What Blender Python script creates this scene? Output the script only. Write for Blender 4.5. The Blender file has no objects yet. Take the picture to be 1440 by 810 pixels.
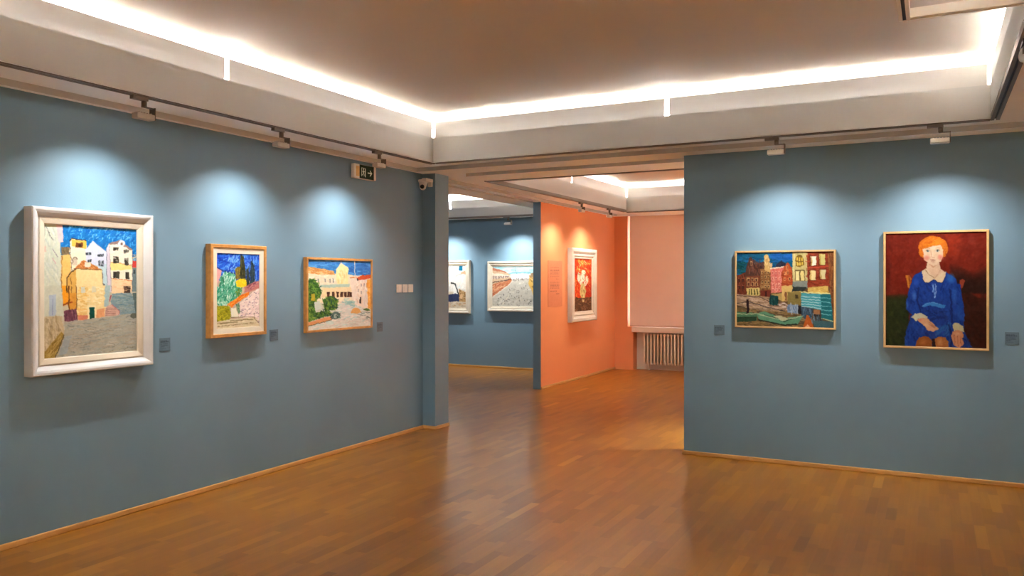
import bpy, bmesh, math, random
import numpy as np
from mathutils import Vector, Matrix

random.seed(7)
SC = bpy.context.scene
COL = SC.collection

# ------------------------------------------------------------------ camera, world, exposure
CAM_F, CAM_H, CAM_YAW = 1140.0, 1.55, math.atan(592 / 1140)
cd = bpy.data.cameras.new('camera')
cam = bpy.data.objects.new('camera', cd)
COL.objects.link(cam)
cd.sensor_width = 36.0
cd.lens = 36.0 * CAM_F / 1440.0
cd.shift_y = -11.0 / 1440.0
cam.location = (0, 0, CAM_H)
cam.rotation_euler = (math.pi / 2, 0, CAM_YAW)
SC.camera = cam

world = bpy.data.worlds.new('daylight')
SC.world = world
world.use_nodes = True
world.node_tree.nodes['Background'].inputs[0].default_value = (0.80, 0.85, 1.0, 1)
world.node_tree.nodes['Background'].inputs[1].default_value = 5.0

SC.view_settings.view_transform = 'Standard'
SC.view_settings.look = 'None'
SC.view_settings.gamma = 1.0
SC.view_settings.use_curve_mapping = False
SC.view_settings.exposure = 0.62
SC.cycles.max_bounces = 10
SC.cycles.diffuse_bounces = 6
SC.cycles.use_denoising = True
SC.cycles.sample_clamp_indirect = 60.0

LED_STRENGTH = 165.0
LED_COLOR = (0.90, 0.96, 1.0)
SPOT_POWER = 47.0
FILL_POWER = 400.0  # strength of the added, unseen fill lamps
FILL_COLOR = (0.80, 0.92, 1.0)
SPOT_COLOR = (0.98, 0.98, 0.97)


# ------------------------------------------------------------------ helpers
def lin(c):
    return tuple(((v / 255.0) / 12.92 if v / 255.0 <= 0.04045 else ((v / 255.0 + 0.055) / 1.055) ** 2.4) for v in c)


def mat(name, rgb, rough=0.6, var=0.06, scale=4.0, bump=0.0, bscale=120.0, metallic=0.0, spec=0.5, stretch=None):
    """procedural paint: base colour with a little noise variation and optional fine relief"""
    m = bpy.data.materials.new(name)
    m.use_nodes = True
    nt = m.node_tree
    b = nt.nodes['Principled BSDF']
    b.inputs['Roughness'].default_value = rough
    b.inputs['Metallic'].default_value = metallic
    b.inputs['Specular IOR Level'].default_value = spec
    tc = nt.nodes.new('ShaderNodeTexCoord')
    src = tc.outputs['Object']
    if stretch:
        mp = nt.nodes.new('ShaderNodeMapping')
        mp.inputs['Scale'].default_value = stretch
        nt.links.new(src, mp.inputs['Vector'])
        src = mp.outputs['Vector']
    n = nt.nodes.new('ShaderNodeTexNoise')
    n.inputs['Scale'].default_value = scale
    n.inputs['Detail'].default_value = 4
    nt.links.new(src, n.inputs['Vector'])
    r = nt.nodes.new('ShaderNodeValToRGB')
    c = lin(rgb)
    r.color_ramp.elements[0].position = 0.25
    r.color_ramp.elements[1].position = 0.75
    r.color_ramp.elements[0].color = tuple(max(0, v * (1 - var)) for v in c) + (1,)
    r.color_ramp.elements[1].color = tuple(min(1, v * (1 + var)) for v in c) + (1,)
    nt.links.new(n.outputs['Fac'], r.inputs['Fac'])
    nt.links.new(r.outputs['Color'], b.inputs['Base Color'])
    if bump > 0:
        n2 = nt.nodes.new('ShaderNodeTexNoise')
        n2.inputs['Scale'].default_value = bscale
        nt.links.new(tc.outputs['Object'], n2.inputs['Vector'])
        bp = nt.nodes.new('ShaderNodeBump')
        bp.inputs['Strength'].default_value = bump
        bp.inputs['Distance'].default_value = 0.002
        nt.links.new(n2.outputs['Fac'], bp.inputs['Height'])
        nt.links.new(bp.outputs['Normal'], b.inputs['Normal'])
    return m


def emit_mat(name, rgb, strength):
    m = bpy.data.materials.new(name)
    m.use_nodes = True
    nt = m.node_tree
    nt.nodes.remove(nt.nodes['Principled BSDF'])
    e = nt.nodes.new('ShaderNodeEmission')
    e.inputs[0].default_value = tuple(rgb) + (1,)
    e.inputs[1].default_value = strength
    nt.links.new(e.outputs[0], nt.nodes['Material Output'].inputs[0])
    return m


def bx(bm, x0, x1, y0, y1, z0, z1, mi=0):
    vs = [bm.verts.new((x, y, z)) for x in (x0, x1) for y in (y0, y1) for z in (z0, z1)]
    fs = []
    for q in ((0, 1, 3, 2), (4, 6, 7, 5), (0, 4, 5, 1), (2, 3, 7, 6), (0, 2, 6, 4), (1, 5, 7, 3)):
        f = bm.faces.new([vs[i] for i in q])
        f.material_index = mi
        fs.append(f)
    return fs


def cyl(bm, p0, p1, r0, r1=None, n=16, caps=True):
    p0, p1 = Vector(p0), Vector(p1)
    r1 = r0 if r1 is None else r1
    d = (p1 - p0).normalized()
    a = d.orthogonal().normalized()
    b = d.cross(a)
    A, B = [], []
    for i in range(n):
        t = 2 * math.pi * i / n
        o = a * math.cos(t) + b * math.sin(t)
        A.append(bm.verts.new(p0 + o * r0))
        B.append(bm.verts.new(p1 + o * r1))
    for i in range(n):
        j = (i + 1) % n
        f = bm.faces.new((A[i], A[j], B[j], B[i]))
        f.smooth = True
    if caps:
        bm.faces.new(A[::-1])
        bm.faces.new(B)


def link(name, me, parent=None):
    o = bpy.data.objects.new(name, me)
    COL.objects.link(o)
    o.parent = parent
    return o


def mk(name, bm, m, parent=None, bevel=0.0):
    bmesh.ops.recalc_face_normals(bm, faces=bm.faces)
    me = bpy.data.meshes.new(name)
    bm.to_mesh(me)
    bm.free()
    for x in (m if isinstance(m, (list, tuple)) else [m]):
        me.materials.append(x)
    o = link(name, me, parent)
    if bevel > 0:
        md = o.modifiers.new('bevel', 'BEVEL')
        md.width = bevel
        md.segments = 2
        md.limit_method = 'ANGLE'
    return o


def boxes(name, m, bl, parent=None, bevel=0.0):
    bm = bmesh.new()
    for b in bl:
        bx(bm, *b)
    return mk(name, bm, m, parent, bevel)


def struct(name, m, bl, bevel=0.0, label=None):
    o = boxes(name, m, bl, None, bevel)
    o['kind'] = 'structure'
    if label:
        o['label'] = label
    return o


def tag(o, label, cat, group=None):
    o['label'] = label
    o['category'] = cat
    if group:
        o['group'] = group
    return o


def thing(name, label, cat, loc=(0, 0, 0), rz=0.0, group=None):
    o = link(name, None)
    o.empty_display_size = 0.1
    o.location = loc
    o.rotation_euler = (0, 0, rz)
    return tag(o, label, cat, group)


# ------------------------------------------------------------------ materials
BLUE = mat('blue_wall_paint', (110, 141, 159), 0.55, 0.05, 1.5, 0.25, 160)
ORANGE = mat('orange_wall_paint', (230, 146, 92), 0.55, 0.04, 1.5, 0.25, 160)
WHITE = mat('white_plaster', (246, 248, 250), 0.7, 0.03, 1.5, 0.15, 120)
UPRIGHT_GREY = mat('grey_upright_faces', (188, 188, 185), 0.7, 0.03, 1.5, 0.15, 120)
CEIL = mat('beige_ceiling_paint', (198, 184, 168), 0.8, 0.03, 1.2, 0.15, 120)
PALE = mat('pale_niche_paint', (225, 210, 190), 0.6, 0.04, 2.0)
SLOTBLACK = mat('black_slot', (14, 13, 12), 0.5, 0.1)
TRACKM = mat('track_aluminium', (112, 102, 92), 0.45, 0.05, 6, metallic=0.3)
LAMPM = mat('lamp_grey_enamel', (178, 170, 160), 0.4, 0.05, 8)
LAMPW = mat('lamp_white_enamel', (225, 222, 216), 0.35, 0.04, 8)
WOODTRIM = mat('oak_skirting', (204, 154, 88), 0.35, 0.18, 6, stretch=(1, 1, 8))
FRAMEW = mat('white_lacquer_frame', (210, 209, 207), 0.4, 0.04, 9)
LINER = mat('cream_liner', (218, 208, 186), 0.6, 0.05, 9)
FRAMEC = mat('cream_gesso_frame', (214, 204, 184), 0.5, 0.08, 12)
OAK = mat('oak_frame', (188, 132, 66), 0.4, 0.25, 7, stretch=(3, 3, 3))
OAKP = mat('pale_oak_frame', (196, 158, 104), 0.4, 0.2, 7)
PLAST = mat('white_plastic', (222, 214, 202), 0.4, 0.03, 10)
IRON = mat('cream_radiator_enamel', (226, 208, 182), 0.35, 0.04, 8)
DARKIRON = mat('dark_iron', (40, 30, 24), 0.5, 0.1, 8)
LEDM = emit_mat('led_light', LED_COLOR, LED_STRENGTH)
LENSM = emit_mat('lamp_lens_light', (0.95, 1.0, 1.0), 4.0)


def panel_material():
    """pale acrylic kerb panel: mostly diffuse, lets some of the strip light through"""
    m = bpy.data.materials.new('pale_acrylic')
    m.use_nodes = True
    nt = m.node_tree
    b = nt.nodes['Principled BSDF']
    n = nt.nodes.new('ShaderNodeTexNoise')
    n.inputs['Scale'].default_value = 3
    r = nt.nodes.new('ShaderNodeValToRGB')
    r.color_ramp.elements[0].color = lin((192, 189, 184)) + (1,)
    r.color_ramp.elements[1].color = lin((200, 197, 192)) + (1,)
    nt.links.new(n.outputs['Fac'], r.inputs['Fac'])
    nt.links.new(r.outputs['Color'], b.inputs['Base Color'])
    b.inputs['Roughness'].default_value = 0.45
    t = nt.nodes.new('ShaderNodeBsdfTranslucent')
    t.inputs[0].default_value = (0.85, 0.82, 0.78, 1)
    mx = nt.nodes.new('ShaderNodeMixShader')
    mx.inputs[0].default_value = 0.07
    nt.links.new(b.outputs[0], mx.inputs[1])
    nt.links.new(t.outputs[0], mx.inputs[2])
    nt.links.new(mx.outputs[0], nt.nodes['Material Output'].inputs[0])
    return m


PANEL = panel_material()

# ------------------------------------------------------------------ floor with parquet strips
LX, RY = -4.74, 7.12          # blue left wall face, blue far wall face
ZW = 2.66                     # height of the wall tops
OX = -4.94                    # orange wall face
WY = 13.40                    # window wall face
BY = 12.54                    # back wall face of the third room


def wood_material(name, from_object):
    m = bpy.data.materials.new(name)
    m.use_nodes = True
    nt = m.node_tree
    b = nt.nodes['Principled BSDF']
    if from_object:
        a = nt.nodes.new('ShaderNodeObjectInfo')
        tone = a.outputs['Color']
    else:
        a = nt.nodes.new('ShaderNodeAttribute')
        a.attribute_name = 'tone'
        tone = a.outputs['Color']
    sep = nt.nodes.new('ShaderNodeSeparateColor')
    nt.links.new(tone, sep.inputs[0])
    ramp = nt.nodes.new('ShaderNodeValToRGB')
    cols = [(0.0, (112, 64, 14)), (0.2, (136, 83, 20)), (0.5, (152, 97, 24)), (0.8, (168, 112, 32)), (1.0, (194, 138, 54))]
    el = ramp.color_ramp.elements
    el[0].position, el[0].color = cols[0][0], lin(cols[0][1]) + (1,)
    el[1].position, el[1].color = cols[-1][0], lin(cols[-1][1]) + (1,)
    for p, c in cols[1:-1]:
        e = el.new(p)
        e.color = lin(c) + (1,)
    nt.links.new(sep.outputs[0], ramp.inputs[0])
    geo = nt.nodes.new('ShaderNodeNewGeometry')
    mp = nt.nodes.new('ShaderNodeMapping')
    mp.inputs['Scale'].default_value = (45, 2.0, 1)
    nt.links.new(geo.outputs['Position'], mp.inputs['Vector'])
    n = nt.nodes.new('ShaderNodeTexNoise')
    n.inputs['Scale'].default_value = 1.0
    n.inputs['Detail'].default_value = 5
    nt.links.new(mp.outputs['Vector'], n.inputs['Vector'])
    mr = nt.nodes.new('ShaderNodeMapRange')
    mr.inputs[1].default_value, mr.inputs[2].default_value = 0.25, 0.75
    mr.inputs[3].default_value, mr.inputs[4].default_value = 0.92, 1.08
    nt.links.new(n.outputs['Fac'], mr.inputs[0])
    mul = nt.nodes.new('ShaderNodeMixRGB')
    mul.blend_type = 'MULTIPLY'
    mul.inputs[0].default_value = 1.0
    nt.links.new(ramp.outputs[0], mul.inputs[1])
    nt.links.new(mr.outputs[0], mul.inputs[2])
    nt.links.new(mul.outputs[0], b.inputs['Base Color'])
    n2 = nt.nodes.new('ShaderNodeTexNoise')
    n2.inputs['Scale'].default_value = 1.3
    nt.links.new(geo.outputs['Position'], n2.inputs['Vector'])
    m2 = nt.nodes.new('ShaderNodeMapRange')
    m2.inputs[3].default_value, m2.inputs[4].default_value = 0.277, 0.30
    nt.links.new(n2.outputs['Fac'], m2.inputs[0])
    nt.links.new(m2.outputs[0], b.inputs['Roughness'])
    b.inputs['Specular IOR Level'].default_value = 0.42
    return m


WOOD_FIELD = wood_material('parquet_oak_field', False)
WOOD_STRIP = wood_material('parquet_oak_strip', True)
SUBFLOOR = mat('dark_subfloor', (50, 30, 14), 0.8, 0.1)


def build_floor():
    fl = struct('floor', SUBFLOOR, [(-9.8, 4.2, -3.2, 13.8, -0.12, -0.012)], label='glossy oak strip parquet floor')
    rs = np.random.RandomState(3)
    W, LMIN, LMAX = 0.063, 0.30, 0.50
    strips = []
    x = -9.6
    while x < 4.0:
        y = -3.0 - rs.rand() * 0.4
        while y < 13.62:
            L = LMIN + rs.rand() * (LMAX - LMIN)
            L = round(L / 0.05) * 0.05
            strips.append((x, y, L, float(np.clip(0.5 + rs.randn() * 0.15, 0.08, 0.92))))
            y += L
        x += W
    ca, sa = math.cos(CAM_YAW), math.sin(CAM_YAW)
    vis = []
    for i, (sx, sy, L, t) in enumerate(strips):
        cx_, cy_ = sx + W / 2, sy + L / 2
        dep = -sa * cx_ + ca * cy_
        lat = ca * cx_ + sa * cy_
        if dep > 1 and -4.74 < sx and sy + L < 7.12 and abs(lat / dep * CAM_F) < 720 and CAM_H / dep * CAM_F < 416:
            vis.append((dep, i))
    vis.sort()
    own = set(i for _, i in vis[:300])
    g, ch, th = 0.00005, 0.0004, 0.012
    meshes = {}

    def strip_verts(w, L):
        o = [(g, g), (w - g, g), (w - g, L - g), (g, L - g)]
        i_ = [(g + ch, g + ch), (w - g - ch, g + ch), (w - g - ch, L - g - ch), (g + ch, L - g - ch)]
        return [(a, b, -th) for a, b in o] + [(a, b, -0.00003) for a, b in o] + [(a, b, 0.0) for a, b in i_]

    FACES = [(8, 9, 10, 11)] + [(4 + k, 4 + (k + 1) % 4, 8 + (k + 1) % 4, 8 + k) for k in range(4)] + \
            [(k, (k + 1) % 4, 4 + (k + 1) % 4, 4 + k) for k in range(4)]
    for i in sorted(own):
        sx, sy, L, t = strips[i]
        key = round(L, 3)
        if key not in meshes:
            me = bpy.data.meshes.new('parquet_strip')
            me.from_pydata(strip_verts(W, L), [], FACES)
            me.materials.append(WOOD_STRIP)
            meshes[key] = me
        o = link('parquet_strip', meshes[key], fl)
        o.location = (sx, sy, 0)
        o.color = (t, t, t, 1)
    V, Fc, T = [], [], []
    for i, (sx, sy, L, t) in enumerate(strips):
        if i in own:
            continue
        k = len(V)
        V += [(a + sx, b + sy, c) for a, b, c in strip_verts(W, L)]
        Fc += [tuple(k + j for j in f) for f in FACES]
        T += [t] * 12
    me = bpy.data.meshes.new('parquet_strips_beyond')
    me.from_pydata(V, [], Fc)
    ca_ = me.color_attributes.new('tone', 'FLOAT_COLOR', 'POINT')
    arr = np.ones((len(V), 4), dtype=np.float32)
    arr[:, :3] = np.array(T, dtype=np.float32)[:, None]
    ca_.data.foreach_set('color', arr.ravel())
    me.materials.append(WOOD_FIELD)
    o = link('parquet_field', me, fl)
    o['kind'] = 'stuff'


build_floor()

# ------------------------------------------------------------------ walls
struct('wall_left', BLUE, [(-5.0, LX, -3.0, 7.10, 0, ZW)])
struct('wall_pillar', BLUE, [(-5.0, -4.585, 7.10, 7.36, 0, ZW)])
struct('wall_far', BLUE, [(-1.97, 4.0, RY, 7.36, 0, ZW)])
struct('wall_rear', WHITE, [(-5.0, 4.2, -3.2, -3.0, 0, 3.13)])
struct('wall_right', WHITE, [(4.0, 4.2, -3.0, 7.36, 0, 3.13)])
# orange partition: orange towards the middle room, blue on its end and rear
bm = bmesh.new()
for f in bx(bm, -5.06, OX, 10.40, WY, 0, ZW):
    f.normal_update()
    f.material_index = 1 if abs(f.calc_center_median().x - OX) < 0.001 else 0
wp = mk('wall_partition', bm, [BLUE, ORANGE])
wp['kind'] = 'structure'
# window wall with the window opening and the radiator niche under it
struct('wall_end', ORANGE, [(-5.06, -4.70, WY, 13.75, 0, ZW), (-4.70, -4.60, WY, 13.75, 0, 0.745),
                            (-2.90, 1.0, WY, 13.75, 0, ZW), (-3.0, -2.90, WY, 13.75, 0, 0.745)])
struct('wall_niche', PALE, [(-4.60, -3.0, 13.60, 13.75, 0, 0.66)])
struct('wall_side', WHITE, [(0.8, 1.0, 7.36, WY, 0, 3.13)])
struct('wall_back', BLUE, [(-9.8, -5.06, BY, 12.70, 0, 2.64)])
struct('wall_outer', BLUE, [(-9.8, -9.6, 7.2, BY, 0, 3.02)])
struct('wall_front', BLUE, [(-9.6, -5.0, 7.2, 7.36, 0, ZW)])
# white wall strips above the soffits (backs of the light coves)
struct('wall_cove_left', WHITE, [(-5.0, LX, -3.0, 7.36, ZW, 3.13)])
struct('wall_cove_far', WHITE, [(LX, 4.0, RY + 0.01, 7.36, 2.90, 3.13)])
struct('wall_cove_divider', WHITE, [(0.64, 0.72, -3.0, RY + 0.01, 2.90, 3.13)])
struct('wall_cove_orange_side', WHITE, [(-5.06, OX, 7.36, WY, 2.90, 3.13)])
struct('wall_cove_window_side', WHITE, [(OX, 0.8, WY, 13.75, ZW, 3.13)])
struct('wall_cove_back', WHITE, [(-9.6, -5.06, BY, 12.70, 2.64, 3.02)])

struct('ceiling', CEIL, [(-5.0, 4.2, -3.2, 7.36, 3.13, 3.25)])
struct('ceiling_middle_room', CEIL, [(-5.06, 1.0, 7.36, 13.75, 3.13, 3.25)])
struct('ceiling_third_room', CEIL, [(-9.8, -5.06, 7.2, 12.70, 3.02, 3.15)])

# skirting
SK, SH = 0.018, 0.036


def skirting(name, b):
    struct(name, WOODTRIM, [b], bevel=0.006)


skirting('baseboard_left', (LX, LX + SK, -3.0, 7.10, 0, SH))
skirting('baseboard_pillar', (LX, -4.585 + SK, 7.10 - SK, 7.10, 0, SH))
skirting('baseboard_jamb', (-4.585, -4.585 + SK, 7.10, 7.36, 0, SH))
skirting('baseboard_far', (-1.985, 4.0, RY - SK, RY, 0, SH))
skirting('baseboard_orange', (OX, OX + SK, 10.40, WY, 0, SH))
skirting('baseboard_back', (-9.6, -5.06, BY - SK, BY, 0, SH))

# ------------------------------------------------------------------ soffits with cove kerbs, light strips and tracks
ZF, ZL = 2.90, 3.045          # top of the fascia, top of the kerb panels


def soffit(name, bl, label):
    o = boxes(name, [WHITE, UPRIGHT_GREY], bl)
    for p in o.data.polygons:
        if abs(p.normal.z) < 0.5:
            p.material_index = 1  # upright faces greyer than the undersides
    o['kind'] = 'structure'
    o['label'] = label
    return o


def kerb(parent, axis, fixed, side, a, b, gaps, zf=ZF, zl=ZL, g=0.02):
    """pale kerb panels standing on the fascia edge; side = +1 if the cove lies towards + of the fixed axis"""
    cuts = [a] + sorted(gaps) + [b]
    for p, q in zip(cuts[:-1], cuts[1:]):
        p2, q2 = p + g, q - g
        f0, f1 = sorted((fixed + side * 0.004, fixed + side * 0.016))
        bm = bmesh.new()
        if axis == 'x':
            bx(bm, p2, q2, f0, f1, zf, zl)
        else:
            bx(bm, f0, f1, p2, q2, zf, zl)
        mk('cove_panel', bm, PANEL, parent)
    l0, l1 = sorted((fixed + side * 0.045, fixed + side * 0.065))
    bm = bmesh.new()
    if axis == 'x':
        bx(bm, a + 0.16, b - 0.16, l0, l1, zf + 0.001, zf + 0.02)
    else:
        bx(bm, l0, l1, a + 0.16, b - 0.16, zf + 0.001, zf + 0.02)
    mk('led_strip', bm, LEDM, parent)


def track(axis, fixed, side, a, b, label, z0=ZW, z1=None, w=0.055, slot=True):
    """aluminium lighting track along the fascia foot with a dark slot in its underside"""
    z1 = z0 + 0.04 if z1 is None else z1
    t = thing('light_track', label, 'track', ((a + b) / 2 if axis == 'x' else fixed, fixed if axis == 'x' else (a + b) / 2, z0))
    bm = bmesh.new()
    ox, oy = t.location.x, t.location.y
    f0, f1 = sorted((fixed, fixed + side * w))
    lips = [(f0, f0 + w * 0.38), (f1 - w * 0.38, f1)]

    def add(bm_, p0, p1, zz0, zz1):
        if axis == 'x':
            bx(bm_, a - ox, b - ox, p0 - oy, p1 - oy, zz0 - z0, zz1 - z0)
        else:
            bx(bm_, p0 - ox, p1 - ox, a - oy, b - oy, zz0 - z0, zz1 - z0)
    add(bm, f0, f1, z0 + 0.016, z1)
    for p0, p1 in lips:
        add(bm, p0, p1, z0, z0 + 0.016)
    mk('rail', bm, TRACKM, t)
    bm = bmesh.new()
    add(bm, lips[0][1], lips[1][0], z0 + 0.012, z0 + 0.0155)
    mk('slot', bm, SLOTBLACK, t)
    return t


IX0, IX1, IY0, IY1 = -4.215, 0.353, -2.4, 6.49
S_Z = 2.70
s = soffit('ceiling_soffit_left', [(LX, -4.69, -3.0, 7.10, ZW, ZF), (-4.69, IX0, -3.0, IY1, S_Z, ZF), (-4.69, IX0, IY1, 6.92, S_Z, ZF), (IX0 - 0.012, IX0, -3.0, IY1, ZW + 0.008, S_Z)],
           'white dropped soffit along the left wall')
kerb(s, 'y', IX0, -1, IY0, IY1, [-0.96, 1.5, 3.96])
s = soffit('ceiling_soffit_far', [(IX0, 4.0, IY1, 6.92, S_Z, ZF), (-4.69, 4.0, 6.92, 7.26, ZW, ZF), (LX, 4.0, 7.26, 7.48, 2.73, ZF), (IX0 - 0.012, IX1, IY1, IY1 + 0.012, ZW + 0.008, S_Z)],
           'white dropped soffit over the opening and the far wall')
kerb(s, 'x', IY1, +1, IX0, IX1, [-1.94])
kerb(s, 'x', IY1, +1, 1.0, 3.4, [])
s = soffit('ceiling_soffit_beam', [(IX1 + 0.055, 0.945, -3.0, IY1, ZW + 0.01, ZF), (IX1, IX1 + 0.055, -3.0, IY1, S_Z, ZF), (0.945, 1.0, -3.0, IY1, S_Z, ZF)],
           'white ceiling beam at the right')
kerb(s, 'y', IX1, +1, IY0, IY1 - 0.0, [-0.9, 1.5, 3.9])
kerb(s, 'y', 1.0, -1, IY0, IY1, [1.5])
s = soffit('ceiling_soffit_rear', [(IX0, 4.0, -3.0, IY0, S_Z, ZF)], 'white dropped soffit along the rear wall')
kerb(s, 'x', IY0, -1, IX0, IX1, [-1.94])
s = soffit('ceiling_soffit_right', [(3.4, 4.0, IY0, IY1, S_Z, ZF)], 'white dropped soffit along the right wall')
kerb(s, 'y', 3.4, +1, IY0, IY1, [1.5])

track('y', IX0 - 0.0125, -1, IY0, IY1 + 0.055, 'slim aluminium light track above the left blue wall')
track('x', IY1 + 0.0125, +1, IX0 - 0.0, IX1, 'slim aluminium light track above the opening and the far blue wall')
track('y', IX1, +1, IY0, IY1 + 0.02, 'slotted aluminium light track under the beam at the right edge', z0=ZW - 0.005)

# middle room
JX0, JX1, JY0, JY1 = -4.44, 0.2, 7.98, 12.60
s = soffit('ceiling_soffit_orange_side', [(-4.89, JX0, 7.26, WY, S_Z, ZF), (-5.01, -4.89, 7.36, WY, ZW, ZF), (-5.11, -5.01, 7.36, BY, 2.73, ZF)],
           'white dropped soffit above the orange wall')
kerb(s, 'y', JX0, -1, JY0, JY1, [10.36])
s = soffit('ceiling_soffit_middle_near', [(JX0, 0.8, 7.48, JY0, ZW, ZF)], 'white dropped soffit behind the opening')
kerb(s, 'x', JY0, -1, JX0, JX1, [-2.1])
s = soffit('ceiling_soffit_window', [(JX0, 0.8, JY1, WY, ZW, ZF)], 'white dropped soffit in front of the window')
kerb(s, 'x', JY1, +1, JX0, JX1, [-2.1])
s = soffit('ceiling_soffit_middle_side', [(JX1, 0.8, JY0, JY1, ZW, ZF)], 'white dropped soffit at the hidden side')
kerb(s, 'y', JX1, +1, JY0, JY1, [10.36])
track('y', JX0, -1, JY0, JY1, 'light track above the orange wall')
track('x', JY0, -1, JX0, JX1, 'light track just behind the opening', z0=ZW - 0.008, z1=ZW)
track('x', JY1, +1, JX0, JX1, 'light track in front of the window blind', z0=ZW - 0.008, z1=ZW)
# third room
KX, KY = -5.46, 12.0
s = soffit('ceiling_soffit_third_side', [(KX, -5.11, 7.36, BY, ZW, 2.79)], 'white dropped soffit of the third room, opening side')
kerb(s, 'y', KX, +1, 7.9, KY, [10.0], 2.79, 2.93)
s = soffit('ceiling_soffit_third_back', [(-9.6, KX, KY, BY, 2.64, 2.79)], 'white dropped soffit of the third room, back wall')
kerb(s, 'x', KY, +1, -9.0, KX, [-7.44], 2.79, 2.93)
track('x', KY, +1, -9.0, KX, 'light track in the far blue room', z0=2.612, z1=2.64)

# suspended track corner near the camera, upper right
t = thing('suspended_track', 'suspended rectangular lighting track with black slot at top right corner', 'track', (-0.13, 3.86, 2.66))
for nm, p in (('rail', [(0, 0.044, -2.9, 0.0), ]), ('rail', [(0.044, 0.483, -0.044, 0.0)])):
    bm = bmesh.new()
    for (x0, x1, y0, y1) in p:
        bx(bm, x0, x1, y0, y1, 0.008, 0.04)
        if x1 < 0.1:
            bx(bm, x0, x0 + 0.015, y0, y1, 0, 0.008)
            bx(bm, x1 - 0.015, x1, y0, y1, 0, 0.008)
        else:
            bx(bm, x0, x1, y0, y0 + 0.015, 0, 0.008)
            bx(bm, x0, x1, y1 - 0.015, y1, 0, 0.008)
    mk(nm, bm, LAMPW, t)
boxes('slot', SLOTBLACK, [(0.015, 0.029, -2.9, 0, 0.005, 0.0078)], t)
boxes('slot', SLOTBLACK, [(0.044, 0.483, -0.029, -0.015, 0.005, 0.0078)], t)
for yy in (-0.6, -1.9):
    bm = bmesh.new()
    cyl(bm, (0.022, yy, 0.04), (0.022, yy, 0.47), 0.003, n=8)
    mk('hanger_rod', bm, TRACKM, t)


# ------------------------------------------------------------------ track spotlights
def spotlight(x, y, rz, label, power=1.0, z=ZW, size=126, aim=(0.25, -1.0), head_m=LAMPM):
    """flat wall-wash head on a cranked bracket; local -Y points to the wall it lights"""
    t = thing('track_spotlight', label, 'spotlight', (x, y, z), rz, 'track spotlights')
    bx_ = lambda nm, m, b, bv=0.0: boxes(nm, m, [b], t, bv)
    bx_('adapter', TRACKM, (-0.03, 0.075, -0.016, 0.016, -0.022, 0.0))
    bm = bmesh.new()
    cyl(bm, (-0.012, 0, -0.022), (-0.012, 0, -0.056), 0.016, n=14)
    mk('swivel', bm, TRACKM, t)
    boxes('bracket', TRACKM, [(-0.07, 0.0, -0.012, 0.012, -0.061, -0.056), (-0.075, -0.07, -0.026, 0.026, -0.132, -0.056)], t)
    h = bx_('head', head_m, (-0.069, 0.055, -0.028, 0.028, -0.135, -0.100), 0.005)
    bm = bmesh.new()
    bx(bm, -0.056, 0.044, -0.031, -0.028, -0.129, -0.106)
    mk('lens', bm, LENSM, h)
    bm = bmesh.new()
    for k in range(5):
        bx(bm, -0.048 + k * 0.02, -0.042 + k * 0.02, -0.022, 0.022, -0.100, -0.094)
    mk('cooling_fins', bm, head_m, h)
    ld = bpy.data.lights.new('spot_beam', 'SPOT')
    ld.energy = SPOT_POWER * power
    ld.color = SPOT_COLOR
    ld.spot_size = math.radians(size)
    ld.spot_blend = 1.0
    ld.shadow_soft_size = 0.025
    lo = bpy.data.objects.new('spot_beam', ld)
    COL.objects.link(lo)
    lo.parent = t
    lo.location = (0, -0.045, -0.135)
    d = Vector((0, -aim[0], aim[1])).normalized()
    lo.rotation_euler = d.to_track_quat('-Z', 'Y').to_euler()
    return t


H_ = math.pi / 2
TLX, TLY = IX0 - 0.04, IY1 + 0.04
spotlight(TLX, 3.33, -H_, 'grey track spotlight above the large white-framed square painting')
spotlight(TLX, 4.50, -H_, 'grey track spotlight above the garden painting with cypresses')
spotlight(TLX, 5.69, -H_, 'grey track spotlight above the palm square painting, nearest the exit sign')
spotlight(-1.09, TLY, math.pi, 'pale track spotlight above the canal houses painting', 1.2, head_m=LAMPW)
spotlight(0.036, TLY, math.pi, 'pale track spotlight above the portrait of the girl', 1.2, head_m=LAMPW)
spotlight(JX0 - 0.0275, 10.76, -H_, 'small track spotlight over the text panel on the orange wall', 0.9, head_m=LAMPW)
spotlight(JX0 - 0.0275, 11.88, -H_, 'small track spotlight over the flower painting on the orange wall', 0.9, head_m=LAMPW)
spotlight(-6.33, KY + 0.0275, math.pi, 'white track spotlight in the far room above the promenade painting', 1.8, z=2.612, head_m=LAMPW)
spotlight(-7.75, KY + 0.0275, math.pi, 'white track spotlight in the far room above the half-hidden painting', 1.8, z=2.612, head_m=LAMPW)

# spotlight at the right edge, a round head turned away on the beam track
t = thing('track_spotlight', 'white round track spotlight on the beam at the right edge', 'spotlight', (IX1 + 0.0275, 4.42, ZW - 0.005), 0, 'track spotlights')
boxes('adapter', SLOTBLACK, [(-0.016, 0.016, -0.06, 0.10, -0.02, 0)], t)
bm = bmesh.new()
cyl(bm, (0, 0.02, -0.02), (0, 0.02, -0.055), 0.012, n=12)
mk('swivel', bm, TRACKM, t)
bm = bmesh.new()
cyl(bm, (0.0, 0.06, -0.045), (0.13, -0.05, -0.11), 0.038, 0.044, n=24)
hd = mk('head', bm, LAMPW, t)
bm = bmesh.new()
cyl(bm, (0.131, -0.051, -0.1105), (0.135, -0.054, -0.1125), 0.036, n=24)
mk('lens', bm, LENSM, hd)


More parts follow.
